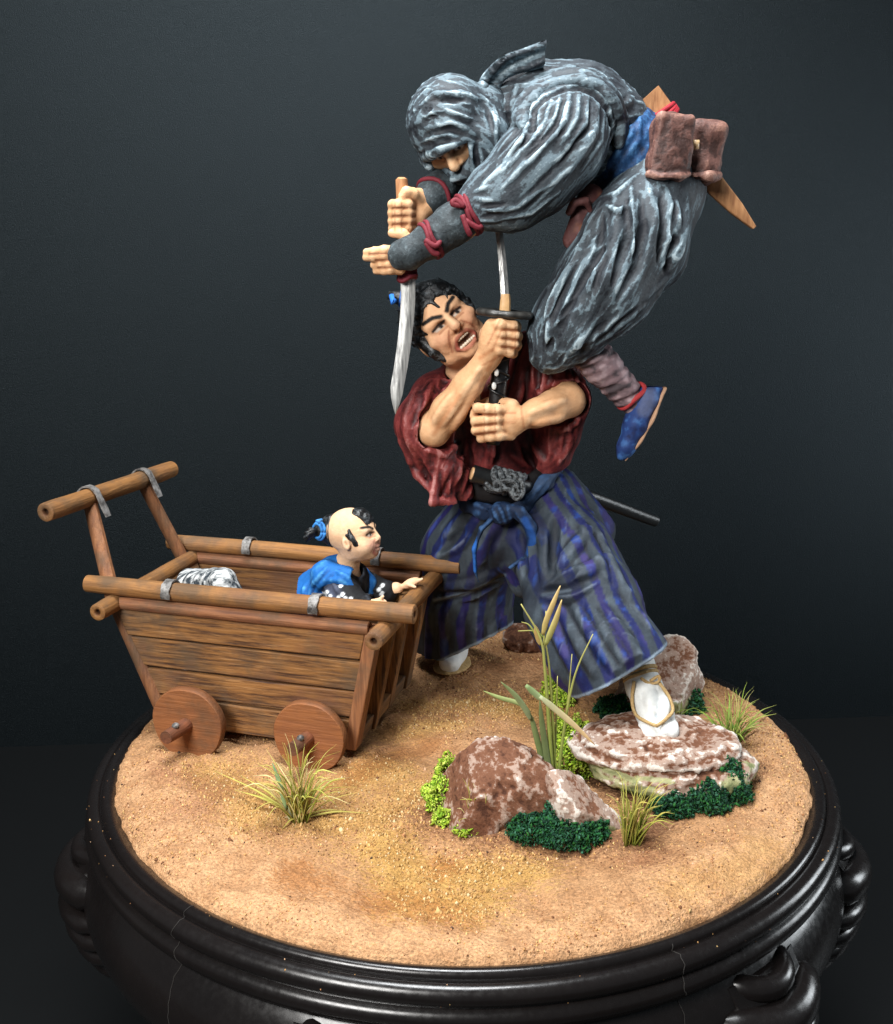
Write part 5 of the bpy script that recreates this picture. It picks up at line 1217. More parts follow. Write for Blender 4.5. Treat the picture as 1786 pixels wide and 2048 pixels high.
# --- body: face, forearms and hands
nh = Head(906, 266, .20, 25, -30, -35, .98)
VX = .004
cy = Clay(P(710, 600, .0)+np.array([0, -.06, 0]), P(1010, 150, .42)+np.array([0, .04, 0]), VX)
sculpt_head(cy, nh, False, .0)
cy.chain([nh(0, -30, -20), P(985, 270, .27), P(1040, 250, .30)], [.05, .055, .07], .03)
HD0, HD1 = P(803, 362, .125), P(814, 548, .105)       # dagger handle
NW, NE, NS = P(800, 512, .060), P(985, 412, .085), P(1165, 225, .17)
cy.chain([NS, NE], [.06, .05], .02); cy.chain([NE, lerp(NE, NW, .4), NW], [.048, .046, .034], .02)
FW, FE, FS = P(850, 412, .165), P(905, 360, .26), P(1030, 280, .38)
cy.chain([FS, FE], [.055, .05], .02); cy.chain([FE, FW], [.046, .034], .02)
# near hand: flat, pressed on the far fist, fingers to the left
cy.ell(P(798, 516, .062), (.040, .026, .036), None, .012)
for x0, y0, x1, y1, r in ((796, 500, 733, 503, 8.6), (796, 511, 732, 514, 8.8), (796, 529, 747, 529, 8.4), (800, 540, 752, 541, 8.2)):
    fing(cy, [P(x0, y0, .060), P((x0+x1)/2+4, (y0+y1)/2-1, .046), P(x1+16, y1, .05), P(x1, y1+1, .064)], np.array([r*1.15, r*1.1, r, r*.8])*PXU, .0035)
cy.chain([P(822, 486, .07), P(806, 468, .072), P(784, 466, .085)], np.array([11, 9.5, 8])*PXU, .005)                    # thumb
# far fist round the handle
cy.ell(P(832, 424, .150), (.036, .034, .050), None, .012); cy.chain([P(848, 408, .16), P(838, 392, .155), P(822, 388, .14)], np.array([16, 13, 10])*PXU, .01)
for k, y in enumerate((408, 424, 440, 455)):
    r = (10, 10, 9.6, 8.6)[k]*PXU; fing(cy, [P(836, y, .16), P(814, y+1, .098), P(796, y+2, .088), P(786, y+2, .105), P(788, y+1, .145), P(806, y, .165)], [r*1.05, r*1.1, r*1.1, r, r*.9, r*.8], .0035)
cy.chain([P(838, 400, .135), P(826, 388, .112), P(813, 384, .100), P(805, 392, .096)], np.array([12, 11, 10, 8])*PXU, .005)       # thumb over the top
sk = cy.mesh(); sk.smooth(1, .3); wash(sk, VX)
for x, ys in ((803, (410, 426, 442, 457)), (790, (410, 426, 442, 457))):
    for y in ys: sk.stroke([(x, y-5), (x, y+5)], 1.5, srgb(140, 82, 50), .6, .6)
for s_ in (-1, 1):
    nh.stroke(sk, [(s_*10, 2), (s_*34, 3)], 8, srgb(84, 44, 26), .85, .6, 20); nh.stroke(sk, [(s_*15, -1), (s_*29, -1)], 2.8, srgb(186, 172, 156), 1, .4, 20); nh.stroke(sk, [(s_*22, -1)], 3.6, srgb(20, 14, 12), 1, .3, 20); nh.stroke(sk, [(s_*8, 12), (s_*20, 18), (s_*38, 20)], 4, srgb(30, 20, 16), 1, .5, 20)
nh.stroke(sk, [(0, 6), (0, -18)], 4, SKL, .8, .8, 20)
for y in (416, 432, 448): sk.stroke([(786, y), (814, y-1)], 2.4, srgb(116, 60, 34), .9, .6)
for p_ in ([(738, 508), (790, 506)], [(750, 520), (790, 520)], [(756, 535), (795, 535)]): sk.stroke(p_, 2.2, srgb(116, 60, 34), .85, .6)
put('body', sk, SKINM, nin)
# --- hood with brim and mask
VN = .0045
cy = Clay(P(800, 400, .0)+np.array([0, -.03, 0]), P(1040, 130, .42)+np.array([0, .04, 0]), VN)
u = nh.u
cy.ell(nh(0, 24, -14), np.array([76, 70, 80])*u, nh.R, .02); cy.cone(P(905, 235, .20), P(985, 255, .25), .105, .075, .03)
cy.chain([P(975, 215, .22), P(1005, 235, .26)], [.06, .06], .03)
cy.ell(nh(0, -46, 14), np.array([58, 44, 62])*u, nh.R, .012)                                        # mask over cheeks and jaw
cy.chain([P(975, 270, .16), P(965, 335, .17)], [.06, .045], .03)
cy.ell(nh(2, -8, 66), np.array([44, 22, 46])*u, nh.R, .004, True); cy.cone(nh(0, -8, 60), nh(-4, -36, 96), 20*u, 14*u, .006, True)     # opening for the eyes
cy.chain([nh(-62, 6, 20), nh(-48, 12, 46), nh(-22, 22, 66), nh(4, 26, 72), nh(28, 22, 66), nh(50, 6, 46)], np.array([10, 10, 11, 11, 10, 9])*u, .006)       # rolled brow edge
cy.chain([nh(-64, 14, 10), nh(-66, -8, 26), nh(-58, -12, 44)], np.array([12, 11, 8])*u, .01)
cy.chain([nh(50, 4, 46), nh(40, -24, 62), nh(10, -44, 74), nh(-20, -42, 72)], np.array([8, 8, 8, 7])*u, .006)
cy.fold([[(830, 220), (870, 190), (920, 185), (960, 200)], [(826, 250), (870, 225), (930, 235), (985, 275)], [(850, 255), (905, 245), (960, 265), (990, 300)], [(840, 285), (880, 268), (925, 268), (985, 300)], [(930, 255), (970, 290), (985, 310)], [(965, 200), (990, 240), (992, 290)], [(950, 185), (985, 215), (1000, 255)], [(940, 285), (948, 330), (942, 355)], [(958, 285), (964, 325), (955, 345)], [(838, 300), (870, 285), (905, 275)]], .0075, .006, .25)
cy.fold([[(845, 240), (890, 228), (950, 245)], [(850, 270), (900, 258), (960, 280)], [(975, 215), (985, 260)], [(880, 200), (930, 200)], [(950, 295), (956, 340)], [(845, 296), (880, 283), (920, 278)]], .007, .007, .1, True)
sk = cy.mesh(); sk.crease((.9, 0, -.25), .0032, 40, 8, 3); drybrush(sk, VN, 41, (.9, 0, -.25), -.10); put('hood', sk, GREY, nin)
# knot and flying tail of the hood
def sheet(name, ea, eb, mat, parent, th=.008, nu=26, nv=9, wave=.008, waves=2.5, seed=1, colfn=None):
    a = smoothline(ea, 8); b_ = smoothline(eb, 8); a = [a[int(round(i))] for i in np.linspace(0, len(a)-1, nu)]; b_ = [b_[int(round(i))] for i in np.linspace(0, len(b_)-1, nu)]
    g_ = np.array([[lerp(p_, q_, j/(nv-1)) for j in range(nv)] for p_, q_ in zip(a, b_)]); du = np.gradient(g_, axis=0); dv = np.gradient(g_, axis=1); n_ = np.cross(du, dv); n_ /= np.linalg.norm(n_, axis=2, keepdims=True)+1e-9
    vv = np.linspace(0, 1, nv)[None, :]; uu = np.linspace(0, 1, nu)[:, None]; w = wave*np.sin(vv*pi*2*waves+uu*2.0+seed)*(.35+.65*uu)+.4*wave*np.sin(uu*9+vv*5)
    top = g_+n_*(w[..., None]+th/2); bot = g_+n_*(w[..., None]-th/2); v = np.concatenate([top.reshape(-1, 3), bot.reshape(-1, 3)]); f = []; N = nu*nv
    for i in range(nu-1):
        for j in range(nv-1): q = i*nv+j; f.append((q, q+1, q+nv+1, q+nv)); f.append((N+q, N+q+nv, N+q+nv+1, N+q+1))
    for i in range(nu-1):
        for j in (0, nv-1): q = i*nv+j; f.append((q, q+nv, N+q+nv, N+q))
    for j in range(nv-1):
        for i in (0, nu-1): q = i*nv+j; f.append((q, N+q, N+q+1, q+1))
    s_ = Skin(v, np.array(f)); h_ = np.tile(w.ravel()/wave, 2); s_.h = h_; return s_
sk = sheet('t', [P(952, 186, .20), P(968, 150, .19), P(1004, 112, .18), P(1050, 96, .175), P(1092, 79, .17)], [P(996, 200, .22), P(1004, 168, .21), P(1030, 150, .20), P(1062, 142, .20), P(1088, 138, .20)], None, None, .010, 56, 25, .012, 1.6, 2)
sk.base(NG); sk.extra = {'height': .62+.22*sk.h, 'flow': sk.v*np.array([14, 20, 60])}; put('hood_tail', sk, GREY, nin)
VN2 = .0045; cy = Clay(P(930, 260, .1)+np.array([0, -.02, 0]), P(1030, 150, .36), VN2)
cy.ell(P(970, 196, .20), (.036, .034, .030), None, .01); cy.chain([P(958, 180, .19), P(975, 200, .18), P(995, 235, .20)], [.016, .022, .018], .006); cy.chain([P(985, 180, .2), P(985, 215, .18), P(980, 250, .18)], [.014, .016, .012], .005); cy.chain([P(945, 188, .19), P(965, 175, .19), P(985, 182, .20)], [.012, .016, .012], .005)
sk = cy.mesh(); sk.push(.002*fbm(sk.v*40, 3, 2)); drybrush(sk, VN2, 44, (.3, 0, -1)); put('hood_knot', sk, GREY, nin)
# --- jacket: vest over a full sleeve
VN3 = .0052
cy = Clay(P(960, 420, .0)+np.array([0, 0, 0]), P(1320, 100, .56)+np.array([.02, .02, 0]), VN3)
cy.chain([P(1015, 235, .28), P(1070, 215, .30), P(1160, 225, .31), P(1215, 265, .31), P(1240, 300, .31)], [.100, .118, .128, .118, .098], .05)
cy.cone(P(1100, 250, .30), P(1180, 300, .30), .12, .11, .05)
# collar and the vest's rolled armhole, then panel edges
cy.fold([[(1012, 190), (1005, 235), (1012, 280)], [(1035, 170), (1025, 215), (1030, 255)]], .013, .006, .3)
cy.fold([[(1055, 245), (1060, 205), (1090, 175), (1140, 160), (1190, 170), (1225, 200), (1240, 245), (1236, 290)]], .014, .006, .1, False, .8)
cy.fold([[(1064, 252), (1070, 212), (1098, 186), (1142, 173), (1184, 182), (1214, 208), (1228, 250), (1226, 290)]], .012, .004, .0, True, .9)
cy.fold([[(1060, 160), (1120, 142), (1190, 155), (1240, 195)], [(1075, 150), (1140, 138), (1210, 160)], [(1240, 215), (1258, 205), (1265, 195)], [(1235, 300), (1190, 335), (1160, 350)], [(1240, 270), (1205, 315), (1170, 335)], [(1225, 320), (1185, 350)]], .010, .006, .25)
sk = cy.mesh(); sk.crease((.9, 0, .1), .0045, 30, 7, 5); drybrush(sk, VN3, 51, (.9, 0, .1), .05); put('vest', sk, GREY, nin)
VN4 = .0046
cy = Clay(P(870, 480, .0)+np.array([0, -.09, 0]), P(1260, 140, .34)+np.array([0, 0, 0]), VN4)
cy.chain([P(1165, 232, .185), P(1120, 285, .135), P(1060, 345, .105), P(1005, 395, .085), P(965, 415, .08)], [.098, .118, .108, .082, .054], .05)
cy.cone(P(1150, 215, .2), P(1095, 250, .17), .085, .09, .04); cy.cone(P(1110, 360, .12), P(1040, 420, .09), .06, .048, .04); cy.cone(P(975, 375, .09), P(948, 402, .08), .055, .044, .03)
cy.fold([[(1085, 212), (1066, 262), (1018, 326), (965, 372)], [(1140, 186), (1130, 240), (1064, 318), (1004, 376)], [(1196, 205), (1190, 262), (1140, 332), (1074, 398)]], .010, .008, .4)
cy.fold([[(1060, 240), (1044, 280), (1006, 322)], [(1104, 196), (1092, 240), (1050, 300)], [(1120, 190), (1112, 235), (1080, 285)], [(1158, 184), (1154, 235), (1118, 295)], [(1176, 190), (1172, 245), (1130, 308)], [(1208, 225), (1202, 282), (1160, 345)], [(1030, 262), (994, 306)], [(1120, 382), (1062, 426), (992, 440)], [(1092, 372), (1034, 414), (968, 430)], [(952, 396), (985, 402)], [(950, 412), (990, 420), (1022, 410)], [(955, 440), (1000, 440)], [(948, 384), (980, 372)]], .0062, .005, .25)
cy.fold([[(1075, 228), (1052, 280), (1004, 335)], [(1128, 200), (1112, 250), (1052, 318)], [(1182, 205), (1180, 252), (1126, 320), (1058, 386)], [(1005, 408), (958, 414)], [(1106, 374), (1046, 420)], [(1002, 428), (962, 434)]], .006, .006, .1, True)
cy.cone(P(925, 440, .075), P(958, 418, .08), .058, .042, .004, True)
trim = cy.on([(1046, 252), (1052, 214), (1080, 182), (1120, 164), (1160, 160), (1200, 174), (1228, 206), (1240, 250), (1238, 288)])
cy.fold([[(1064, 258), (1068, 220), (1094, 192), (1128, 178), (1160, 175), (1192, 188), (1214, 216), (1224, 252), (1222, 290)]], .012, .004, .0, True, .9)
sk = cy.mesh(); sk.crease((.7, -.1, .75), .0042, 32, 7, 6); drybrush(sk, VN4, 61, (.7, -.1, .75), -.13); put('sleeve', sk, GREY, nin)
ys_ = np.minimum(np.array([p_[1] for p_ in trim]), .24); tr_ = Clay(np.min(trim, 0)-.08, np.max(trim, 0)+.08, .0045)
tp = [p_+np.array([0, y_-p_[1]+.004, 0]) for p_, y_ in zip(trim, ys_)]; tr_.chain(tp, .015, .01); tr_.chain([p_+np.array([.012*(i-len(tp)/2)/len(tp), .03, .010]) for i, p_ in enumerate(tp)], .022, .012)
sk = tr_.mesh(); sk.push(.0025*fbm(sk.v*30, 3, 3)); drybrush(sk, .0045, 55, (.9, 0, .1), -.05); put('vest_edge', sk, GREY, nin)
VN5 = .005
cy = Clay(P(840, 430, .1), P(1080, 230, .48), VN5); cy.chain([FS, P(950, 330, .32), P(895, 368, .245)], [.10, .075, .050], .03)
cy.fold([[(870, 360), (900, 345)], [(868, 375), (905, 365)], [(880, 390), (910, 380)]], .009, .006, .2)
sk = cy.mesh(); sk.push(.002*fbm(sk.v*26, 3, 3)); drybrush(sk, VN5, 66, (.7, 0, .6), .1); put('sleeve', sk, GREY, nin)
# --- gauntlets with red ties
GA, GAL, TIE = srgb(58, 66, 70), srgb(104, 116, 122), srgb(110, 36, 46)
GAUNT = brushmat('gauntlet', (srgb(30, 33, 36), srgb(56, 64, 68), srgb(84, 95, 100), srgb(120, 132, 138)), .65, .7, 1.0, .5, .3, False, .08)
def gauntlet(pts, rs, px_box):
    cy = Clay(np.min(pts, 0)-.08, np.max(pts, 0)+.08, .0045); cy.chain(pts, rs, .02); return cy
cy = gauntlet([P(960, 415, .082), P(905, 450, .068), P(865, 478, .060), P(815, 508, .052), P(796, 512, .05)], [.054, .053, .047, .041, .030], 0)
cy.ell(P(795, 511, .05), (.026, .024, .040), None, .01); cy.fold([[(930, 410), (945, 450)], [(860, 460), (880, 500)]], .006, .008, .0, True)
sk = cy.mesh(); sk.push(.002*fbm(sk.v*30, 3, 3)); b = sk.bulge(5)/.0045; n_ = fbm(sk.v*36, 5, 3); sk.base(GA); sk.mix(sstep(.1, .8, b+.5*n_)*.7, GAL); sk.mix(sstep(.1, .6, -b-.3*n_)*.8, srgb(30, 32, 36)); sk.stroke([(783, 500), (786, 525), (800, 540)], 8, srgb(36, 36, 38), .7); sk.extra = {'height': .42+.3*np.clip(b, -1, 1), 'flow': sk.v*26}; gl_ = put('gauntlet', sk, GAUNT, nin)
cy = gauntlet([P(900, 362, .255), P(872, 388, .20), P(858, 402, .175)], [.056, .052, .044], 0)
sk = cy.mesh(); sk.push(.002*fbm(sk.v*30, 3, 3)); b = sk.bulge(5)/.0045; n_ = fbm(sk.v*36, 5, 3); sk.base(GA); sk.mix(sstep(.1, .8, b+.5*n_)*.7, GAL); sk.extra = {'height': .42+.3*np.clip(b, -1, 1), 'flow': sk.v*26}; gl2 = put('gauntlet', sk, GAUNT, nin)
def tie(c, ax, r, parent, col_=TIE, tr=.0065, n=2, tails=()):
    B = basis(ax, (0, .3, 1)); mb = MB(); ax = np.array(ax)/np.linalg.norm(ax)
    for k in range(n): mb.tube([np.array(c)+ax*.012*(k-.5*(n-1))+r*(B[1]*cos(w)+B[2]*sin(w))+ax*.004*sin(3*w+k) for w in np.linspace(0, 2*pi, 24)], tr, 7, True, col_)
    for t_ in tails: mb.tube(smoothline([P(*q) for q in t_], 4), [tr*1.2]*(4*(len(t_)-1))+[tr*.6], 7, True, col_)
    o = mb.build('tie', CLOTH, parent); o['kind'] = 'stuff'; return o
tie(P(938, 428, .076), NE-NW, .057, gl_, tails=([(925, 412, .02), (905, 408, .015), (912, 400, .02), (930, 415, .015)], [(925, 430, .015), (935, 460, .01), (942, 472, .02)], [(930, 440, .015), (955, 455, .02), (965, 452, .03)]))
tie(P(862, 480, .058), NE-NW, .050, gl_, tails=([(850, 480, .005), (870, 492, .0), (882, 482, .01)], [(852, 485, .005), (866, 505, .005), (880, 508, .01)]))
tie(P(868, 392, .19), FE-FW, .055, gl2, n=1)
# --- blue sash
VB = .0045; cy = Clay(P(1130, 420, .12), P(1330, 190, .52), VB)
Bq = basis((1, 0, .62*-1), (0, 0, 1)); cs_ = P(1252, 310, .31); axw = P(1330, 370, .31)-P(1170, 245, .31); axw /= np.linalg.norm(axw); B = basis(axw, (0, 0, 1))
for k, off in enumerate((-.026, 0, .026)): cy.chain([cs_+axw*off+.118*(B[1]*cos(w)+B[2]*sin(w))*(1+.015*sin(5*w+k)) for w in np.linspace(0, 2*pi, 40)], .021, .006)
cy.fold([[(1265, 225), (1262, 270), (1225, 320), (1190, 360)], [(1280, 235), (1278, 280), (1240, 330)], [(1250, 250), (1240, 300), (1205, 340)]], .007, .006, .3)
sk = cy.mesh(); sk.push(.002*fbm(sk.v*36, 3, 2)); b = sk.bulge(5)/VB; sk.base(BL)
BLUE = brushmat('blue_sash', (srgb(14, 28, 50), srgb(30, 66, 108), srgb(58, 102, 146), srgb(132, 164, 192)), .6, .6, 1.0, .35, .3, False, .08)
sk.extra = {'height': .45+.3*np.clip(b, -1.2, 1.2)-.25*(1-sstep(10, 40, sk.dist_px([(1175, 380), (1205, 355)]))), 'flow': sk.v*np.array([40, 40, 22])}; put('sash', sk, BLUE, nin)
# --- baggy trousers
VP = .0048
cy = Clay(P(1040, 760, .0)+np.array([-.02, -.03, 0]), P(1420, 280, .60)+np.array([.02, .03, 0]), VP)
cy.cone(P(1280, 345, .31), P(1320, 375, .31), .118, .125, .04)
cy.chain([P(1310, 395, .24), P(1262, 480, .18), P(1205, 575, .14), P(1140, 650, .12), P(1112, 680, .12)], [.125, .145, .135, .098, .070], .05)
cy.cone(P(1140, 680, .12), P(1168, 668, .15), .056, .046, .03); cy.cone(P(1335, 400, .28), P(1335, 520, .22), .088, .040, .05); cy.cone(P(1110, 640, .12), P(1100, 705, .12), .060, .058, .03)
cy.chain([P(1330, 390, .42), P(1290, 500, .40), P(1210, 600, .36), P(1170, 640, .34)], [.11, .12, .10, .07], .04)
cy.fold([[(1232, 392), (1236, 460), (1226, 530), (1176, 632)], [(1372, 385), (1366, 460), (1338, 545), (1285, 600)], [(1262, 598), (1205, 650), (1150, 690), (1128, 726)]], .019, .009, .6)
cy.fold([[(1292, 362), (1312, 430), (1300, 505), (1262, 590)], [(1204, 402), (1172, 480), (1122, 580), (1086, 640)], [(1330, 372), (1346, 440), (1336, 520)], [(1160, 560), (1128, 630), (1108, 690)]], .013, .008, .5)
cy.fold([[(1275, 350), (1235, 388), (1200, 396)], [(1262, 372), (1266, 440), (1250, 520)], [(1215, 412), (1240, 424), (1262, 402)], [(1140, 530), (1105, 600), (1080, 670)], [(1245, 430), (1262, 470), (1275, 540)], [(1190, 520), (1180, 580)], [(1290, 610), (1228, 658), (1188, 692)], [(1352, 400), (1358, 460)], [(1100, 640), (1092, 700)]], .0095, .006, .2)
cy.fold([[(1252, 400), (1256, 470), (1225, 570)], [(1282, 390), (1288, 450), (1275, 530), (1235, 600)], [(1205, 430), (1200, 500), (1150, 590)], [(1322, 390), (1328, 450), (1318, 530)], [(1235, 625), (1190, 665), (1160, 705)], [(1150, 590), (1122, 650), (1098, 700)], [(1352, 410), (1352, 480), (1330, 540)]], .013, .008, .1, True)
sk = cy.mesh(); sk.crease((-.45, -.1, -.85), .0058, 26, 5.5, 8); drybrush(sk, VP, 71, (-.45, -.1, -.85), -.06); put('trousers', sk, GREY, nin)
# --- wrapped shin, shoe
VS = .0045
cy = Clay(P(1130, 860, .0), P(1350, 650, .40), VS)
sp = [P(1175, 700, .15), P(1205, 735, .165), P(1240, 772, .18), P(1268, 806, .19)]
cy.chain(sp, [.050, .052, .044, .036], .02); cy.chain([sp[-1], P(1284, 806, .19)], [.036, .034], .01)
for t in np.linspace(.12, .9, 7): p_ = lerp(sp[0], sp[-1], t); B = basis(sp[-1]-sp[0], (0, -1, .6)); cy.chain([p_+.052*(1-.28*t)*(B[1]*cos(w)+B[2]*sin(w))+(sp[-1]-sp[0])*.06*cos(w) for w in np.linspace(0, 2*pi, 24)], .006, .008)
sk = cy.mesh(); sk.push(.002*fbm(sk.v*36, 3, 3)); b = sk.bulge(5)/VS; n_ = fbm(sk.v*np.array([30, 30, 50]), 5, 3); sk.base(srgb(122, 100, 104)); sk.mix(sstep(.1, .6, n_+.5*b)*.8, srgb(164, 142, 146)); sk.mix(sstep(.1, .5, -n_-.4*b)*.85, srgb(56, 50, 54)); legw = put('leg_wrap', sk, CLOTH, nin)
tie(P(1262, 792, .188), sp[-1]-sp[0], .046, legw, srgb(168, 54, 56), .0075, 1)
cy = Clay(P(1210, 940, .05), P(1350, 760, .36), VS)
cy.chain([P(1288, 800, .19), P(1272, 850, .18), P(1252, 895, .175), P(1243, 912, .172)], [.042, .036, .026, .014], .02, False, ((0, 1, 0), 1.15)); cy.cone(P(1300, 795, .19), P(1312, 782, .19), .034, .022, .02)
nrm = np.array([.85, 0, -.5]); cy.half(P(1296, 850, .18)+nrm*.006, nrm, .004)
sk = cy.mesh(); sk.push(.0015*fbm(sk.v*40, 3, 2)); n_ = fbm(sk.v*np.array([44, 44, 44]), 5, 3); sk.base(srgb(34, 58, 112)); sk.mix(sstep(.1, .6, n_)*.8, srgb(62, 106, 166)); sk.mix(sstep(.1, .6, -n_)*.7, srgb(22, 26, 60)); sk.stroke([(1300, 790), (1290, 820)], 14, srgb(108, 118, 150), .6); put('shoe', sk, CLOTH, nin)
cy = Clay(P(1210, 950, .05), P(1360, 760, .36), VS); cy.chain([P(1322, 788, .19), P(1300, 840, .18), P(1278, 880, .177), P(1252, 918, .172)], [.030, .034, .030, .012], .01, False, (nrm, .22)); sk = cy.mesh(); sk.base(srgb(178, 140, 112)); put('shoe_sole', sk, CLOTH, nin)
# far shin, folded back
cy = Clay(P(1120, 800, .25), P(1260, 620, .74), VS); cy.chain([P(1165, 650, .34), P(1185, 690, .46), P(1195, 712, .56)], [.06, .046, .034], .02); cy.chain([P(1195, 712, .56), P(1195, 740, .60), P(1190, 765, .62)], [.036, .03, .016], .02)
sk = cy.mesh(); sk.base(srgb(70, 58, 62)); sk.push(.002*fbm(sk.v*36, 3, 2)); put('leg_wrap', sk, CLOTH, nin)
# ------------------------------------------------------------------ short blade in his hands
dag = thing('dagger', HD0, 'short curved steel blade with wooden handle and red cord held by the hooded man', 'sword')
WOODL, WOODD = srgb(182, 134, 92), srgb(138, 94, 62)
wl = Mat('pale_wood', .6, .3); c = wl.coord(); n1 = wl.noise(wl.scale(c, 30, 30, 6), 2.2, 4, .6); wl.colour(wl.mix(wl.ramp(n1, [(.35, 0), (.65, 1)]), WOODD, WOODL)); wl.bump(n1, .005, .5); PWOOD = wl.m
mb = MB(); mb.tube([HD0+np.array([0, 0, .010]), HD0+np.array([0, 0, .004]), lerp(HD0, HD1, .3), lerp(HD0, HD1, .7), HD1], [.009, .0165, .018, .018, .018], 14, True); mb.build('handle', PWOOD, dag, True, 50)
mb = MB()
for k in range(4): c_ = lerp(HD0, HD1, .93+.035*k); mb.tube([c_+.0235*np.array([cos(w), sin(w), .12*sin(w*2+k)]) for w in np.linspace(0, 2*pi, 16)], .0065, 6, True, TIE)
mb.tube(smoothline([P(803, 550, .085), P(797, 558, .08), P(806, 562, .078), P(822, 552, .08), P(834, 548, .085)], 4), .0065, 6, True, TIE); o = mb.build('cord_wrap', CLOTH, dag); o['kind'] = 'stuff'
bl = smoothline([P(816, 556, .104), P(815, 620, .098), P(808, 690, .090), P(796, 765, .082), P(783, 826, .075)], 6); n = len(bl); v = []; f = []
for i, p_ in enumerate(bl):
    t = bl[min(i+1, n-1)]-bl[max(i-1, 0)]; t /= np.linalg.norm(t); sd_ = np.cross(t, (0, 1, 0)); sd_ /= np.linalg.norm(sd_); q = i/(n-1); w_ = .0205*(1-.12*q)*(1-max(0, (q-.80)/.20)**1.5*.94)
    for a_, h_ in ((-1, 0), (-.15, -.0055), (.25, -.0055), (1, -.002), (1, .002), (.25, .0055), (-.15, .0055)): v.append(p_+sd_*w_*a_+np.array([0, h_, 0])+sd_*(.0205-w_)*.6*(q > .8))
for i in range(n-1):
    for j in range(7): k = (j+1) % 7; f.append((i*7+j, i*7+k, i*7+7+k, i*7+7+j))
f += [tuple(range(7)), tuple((n-1)*7+j for j in range(6, -1, -1))]; mb = MB(); mb.add(v, f); mb.build('blade', BLADEM, dag, True, 25)
# ------------------------------------------------------------------ what hangs on his belt
LE, LEL, LED = srgb(112, 76, 68), srgb(164, 124, 112), srgb(64, 40, 36)
def leather(sk, vox, seed, c0=LE, c1=LEL, c2=LED):
    b = sk.bulge(5)/vox; n_ = fbm(sk.v*22, seed, 4); n2 = fbm(sk.v*60, seed+3, 3); sk.base(c0); sk.mix(sstep(.1, .7, n_)*.5, srgb(136, 92, 66)); sk.mix(sstep(.1, .7, -b-.3*n_)*.85, c2); sk.mix(sstep(.15, .8, b+.5*n2)*.75, c1); return sk
LEATH = brushmat('brown_leather', (srgb(56, 36, 32), srgb(100, 69, 62), srgb(134, 98, 86), srgb(178, 142, 126)), .6, .8, 1.05, .45, .35, False, .08)
def pouch(label, cx, cy_, Y, w, h, d, tilt, seed, name='pouch'):
    c_ = P(cx, cy_, Y); t = radians(tilt); R_ = np.array([[cos(t), 0, -sin(t)], [0, 1, 0], [sin(t), 0, cos(t)]]); cl = Clay(c_-.19, c_+.19, .0042); L_ = lambda x, y, z: c_+R_.T@np.array([x, y, z])
    cl.box(L_(0, .004, -h*.1), (w*.92, d, h*.86), R_, .034, .01); cl.ell(L_(0, 0, h*.55), (w*.98, d*1.12, h*.45), R_, .02); cl.ell(L_(0, -.01, -h*.35), (w*1.04, d*1.15, h*.5), R_, .02)
    # flap over the front with a turned-up lower edge, and a gaping mouth beneath
    cl.box(L_(0, -d*.80, h*.12), (w*.96, d*.40, h*.84), R_, .020, .012); cl.chain([L_(-w*.92, -d*.9, -h*.72), L_(-w*.3, -d*1.45, -h*.80), L_(w*.4, -d*1.40, -h*.70), L_(w*.95, -d*.9, -h*.62)], [.010, .012, .012, .010], .005)
    cl.chain([L_(-w*.6, -d*1.5, -h*.92), L_(0, -d*1.6, -h*.99), L_(w*.5, -d*1.4, -h*.93)], [.010, .017, .010], .006, True)
    s_ = cl.mesh(); s_.push(.006*fbm(s_.v*17, seed, 3)); s_.crease((.3, 0, 1), .002, 22, 12, seed); b = .5*s_.bulge(4)/.0042+.3*s_.bulge(14)/.0042
    s_.base(LE); s_.extra = {'height': .33+np.clip(.8*b, -.4, .4), 'flow': s_.v*np.array([22, 22, 16])}; o = put(name, s_, LEATH); tag(o, label, 'pouch', 'brown leather pouches at the hooded man\'s belt'); return o
p1 = pouch('nearer brown leather pouch on the hip, just right of the blue sash', 1340, 299, .155, .060, .098, .040, 5, 3)
p2 = pouch('farther brown leather pouch with a pale toggle, rightmost on the hooded man', 1402, 306, .235, .055, .090, .045, 10, 9)
mb = MB(); mb.tube([P(1392, 280, .165), P(1391, 298, .165)], .010, 8, True, srgb(222, 186, 140)); tg = mb.build('toggle', GLOSS, p2)
# pouch hanging in front of the thigh
cl = Clay(P(1100, 510, .05), P(1220, 370, .36), .0045); a_, b_ = P(1182, 398, .17), P(1150, 478, .15)
cl.chain([a_, b_], [.040, .036], .01, False, ((0, 1, 0), .7)); cl.cone(P(1150, 420, .10), P(1140, 450, .10), .010, .030, .008, True)
cl.chain([P(1138, 425, .13), P(1150, 405, .115), P(1172, 402, .115), P(1182, 425, .125)], [.009, .012, .012, .009], .004)
sk = cl.mesh(); sk.push(.003*fbm(sk.v*24, 3, 2)); leather(sk, .0045, 13, srgb(78, 44, 42), srgb(120, 82, 80), srgb(38, 20, 22)); tag(put('tool_case', sk, CLOTH), 'dark reddish brown open case hanging in front of the grey thigh', 'case')
ws = thing('wooden_scabbard', P(1310, 200, .29), 'flat pale wooden scabbard bound in red cord behind the leather pouches', 'scabbard')
A0, A1, A2 = P(1296, 190, .285), P(1420, 360, .285), P(1507, 455, .285); ln = [A0, lerp(A0, A1, .5), A1, lerp(A1, A2, .6), A2]
dv_ = (A2-A0)/np.linalg.norm(A2-A0); sd_ = np.cross(dv_, (0, 1, 0)); v = []; f = []
for p_, w_ in zip(ln, (.036, .036, .030, .020, .006)):
    for a_, b_ in ((-1, -.4), (-.8, -.55), (.8, -.55), (1, -.4), (1, .4), (.8, .55), (-.8, .55), (-1, .4)): v.append(p_+sd_*w_*a_+np.array([0, .026*b_, 0]))
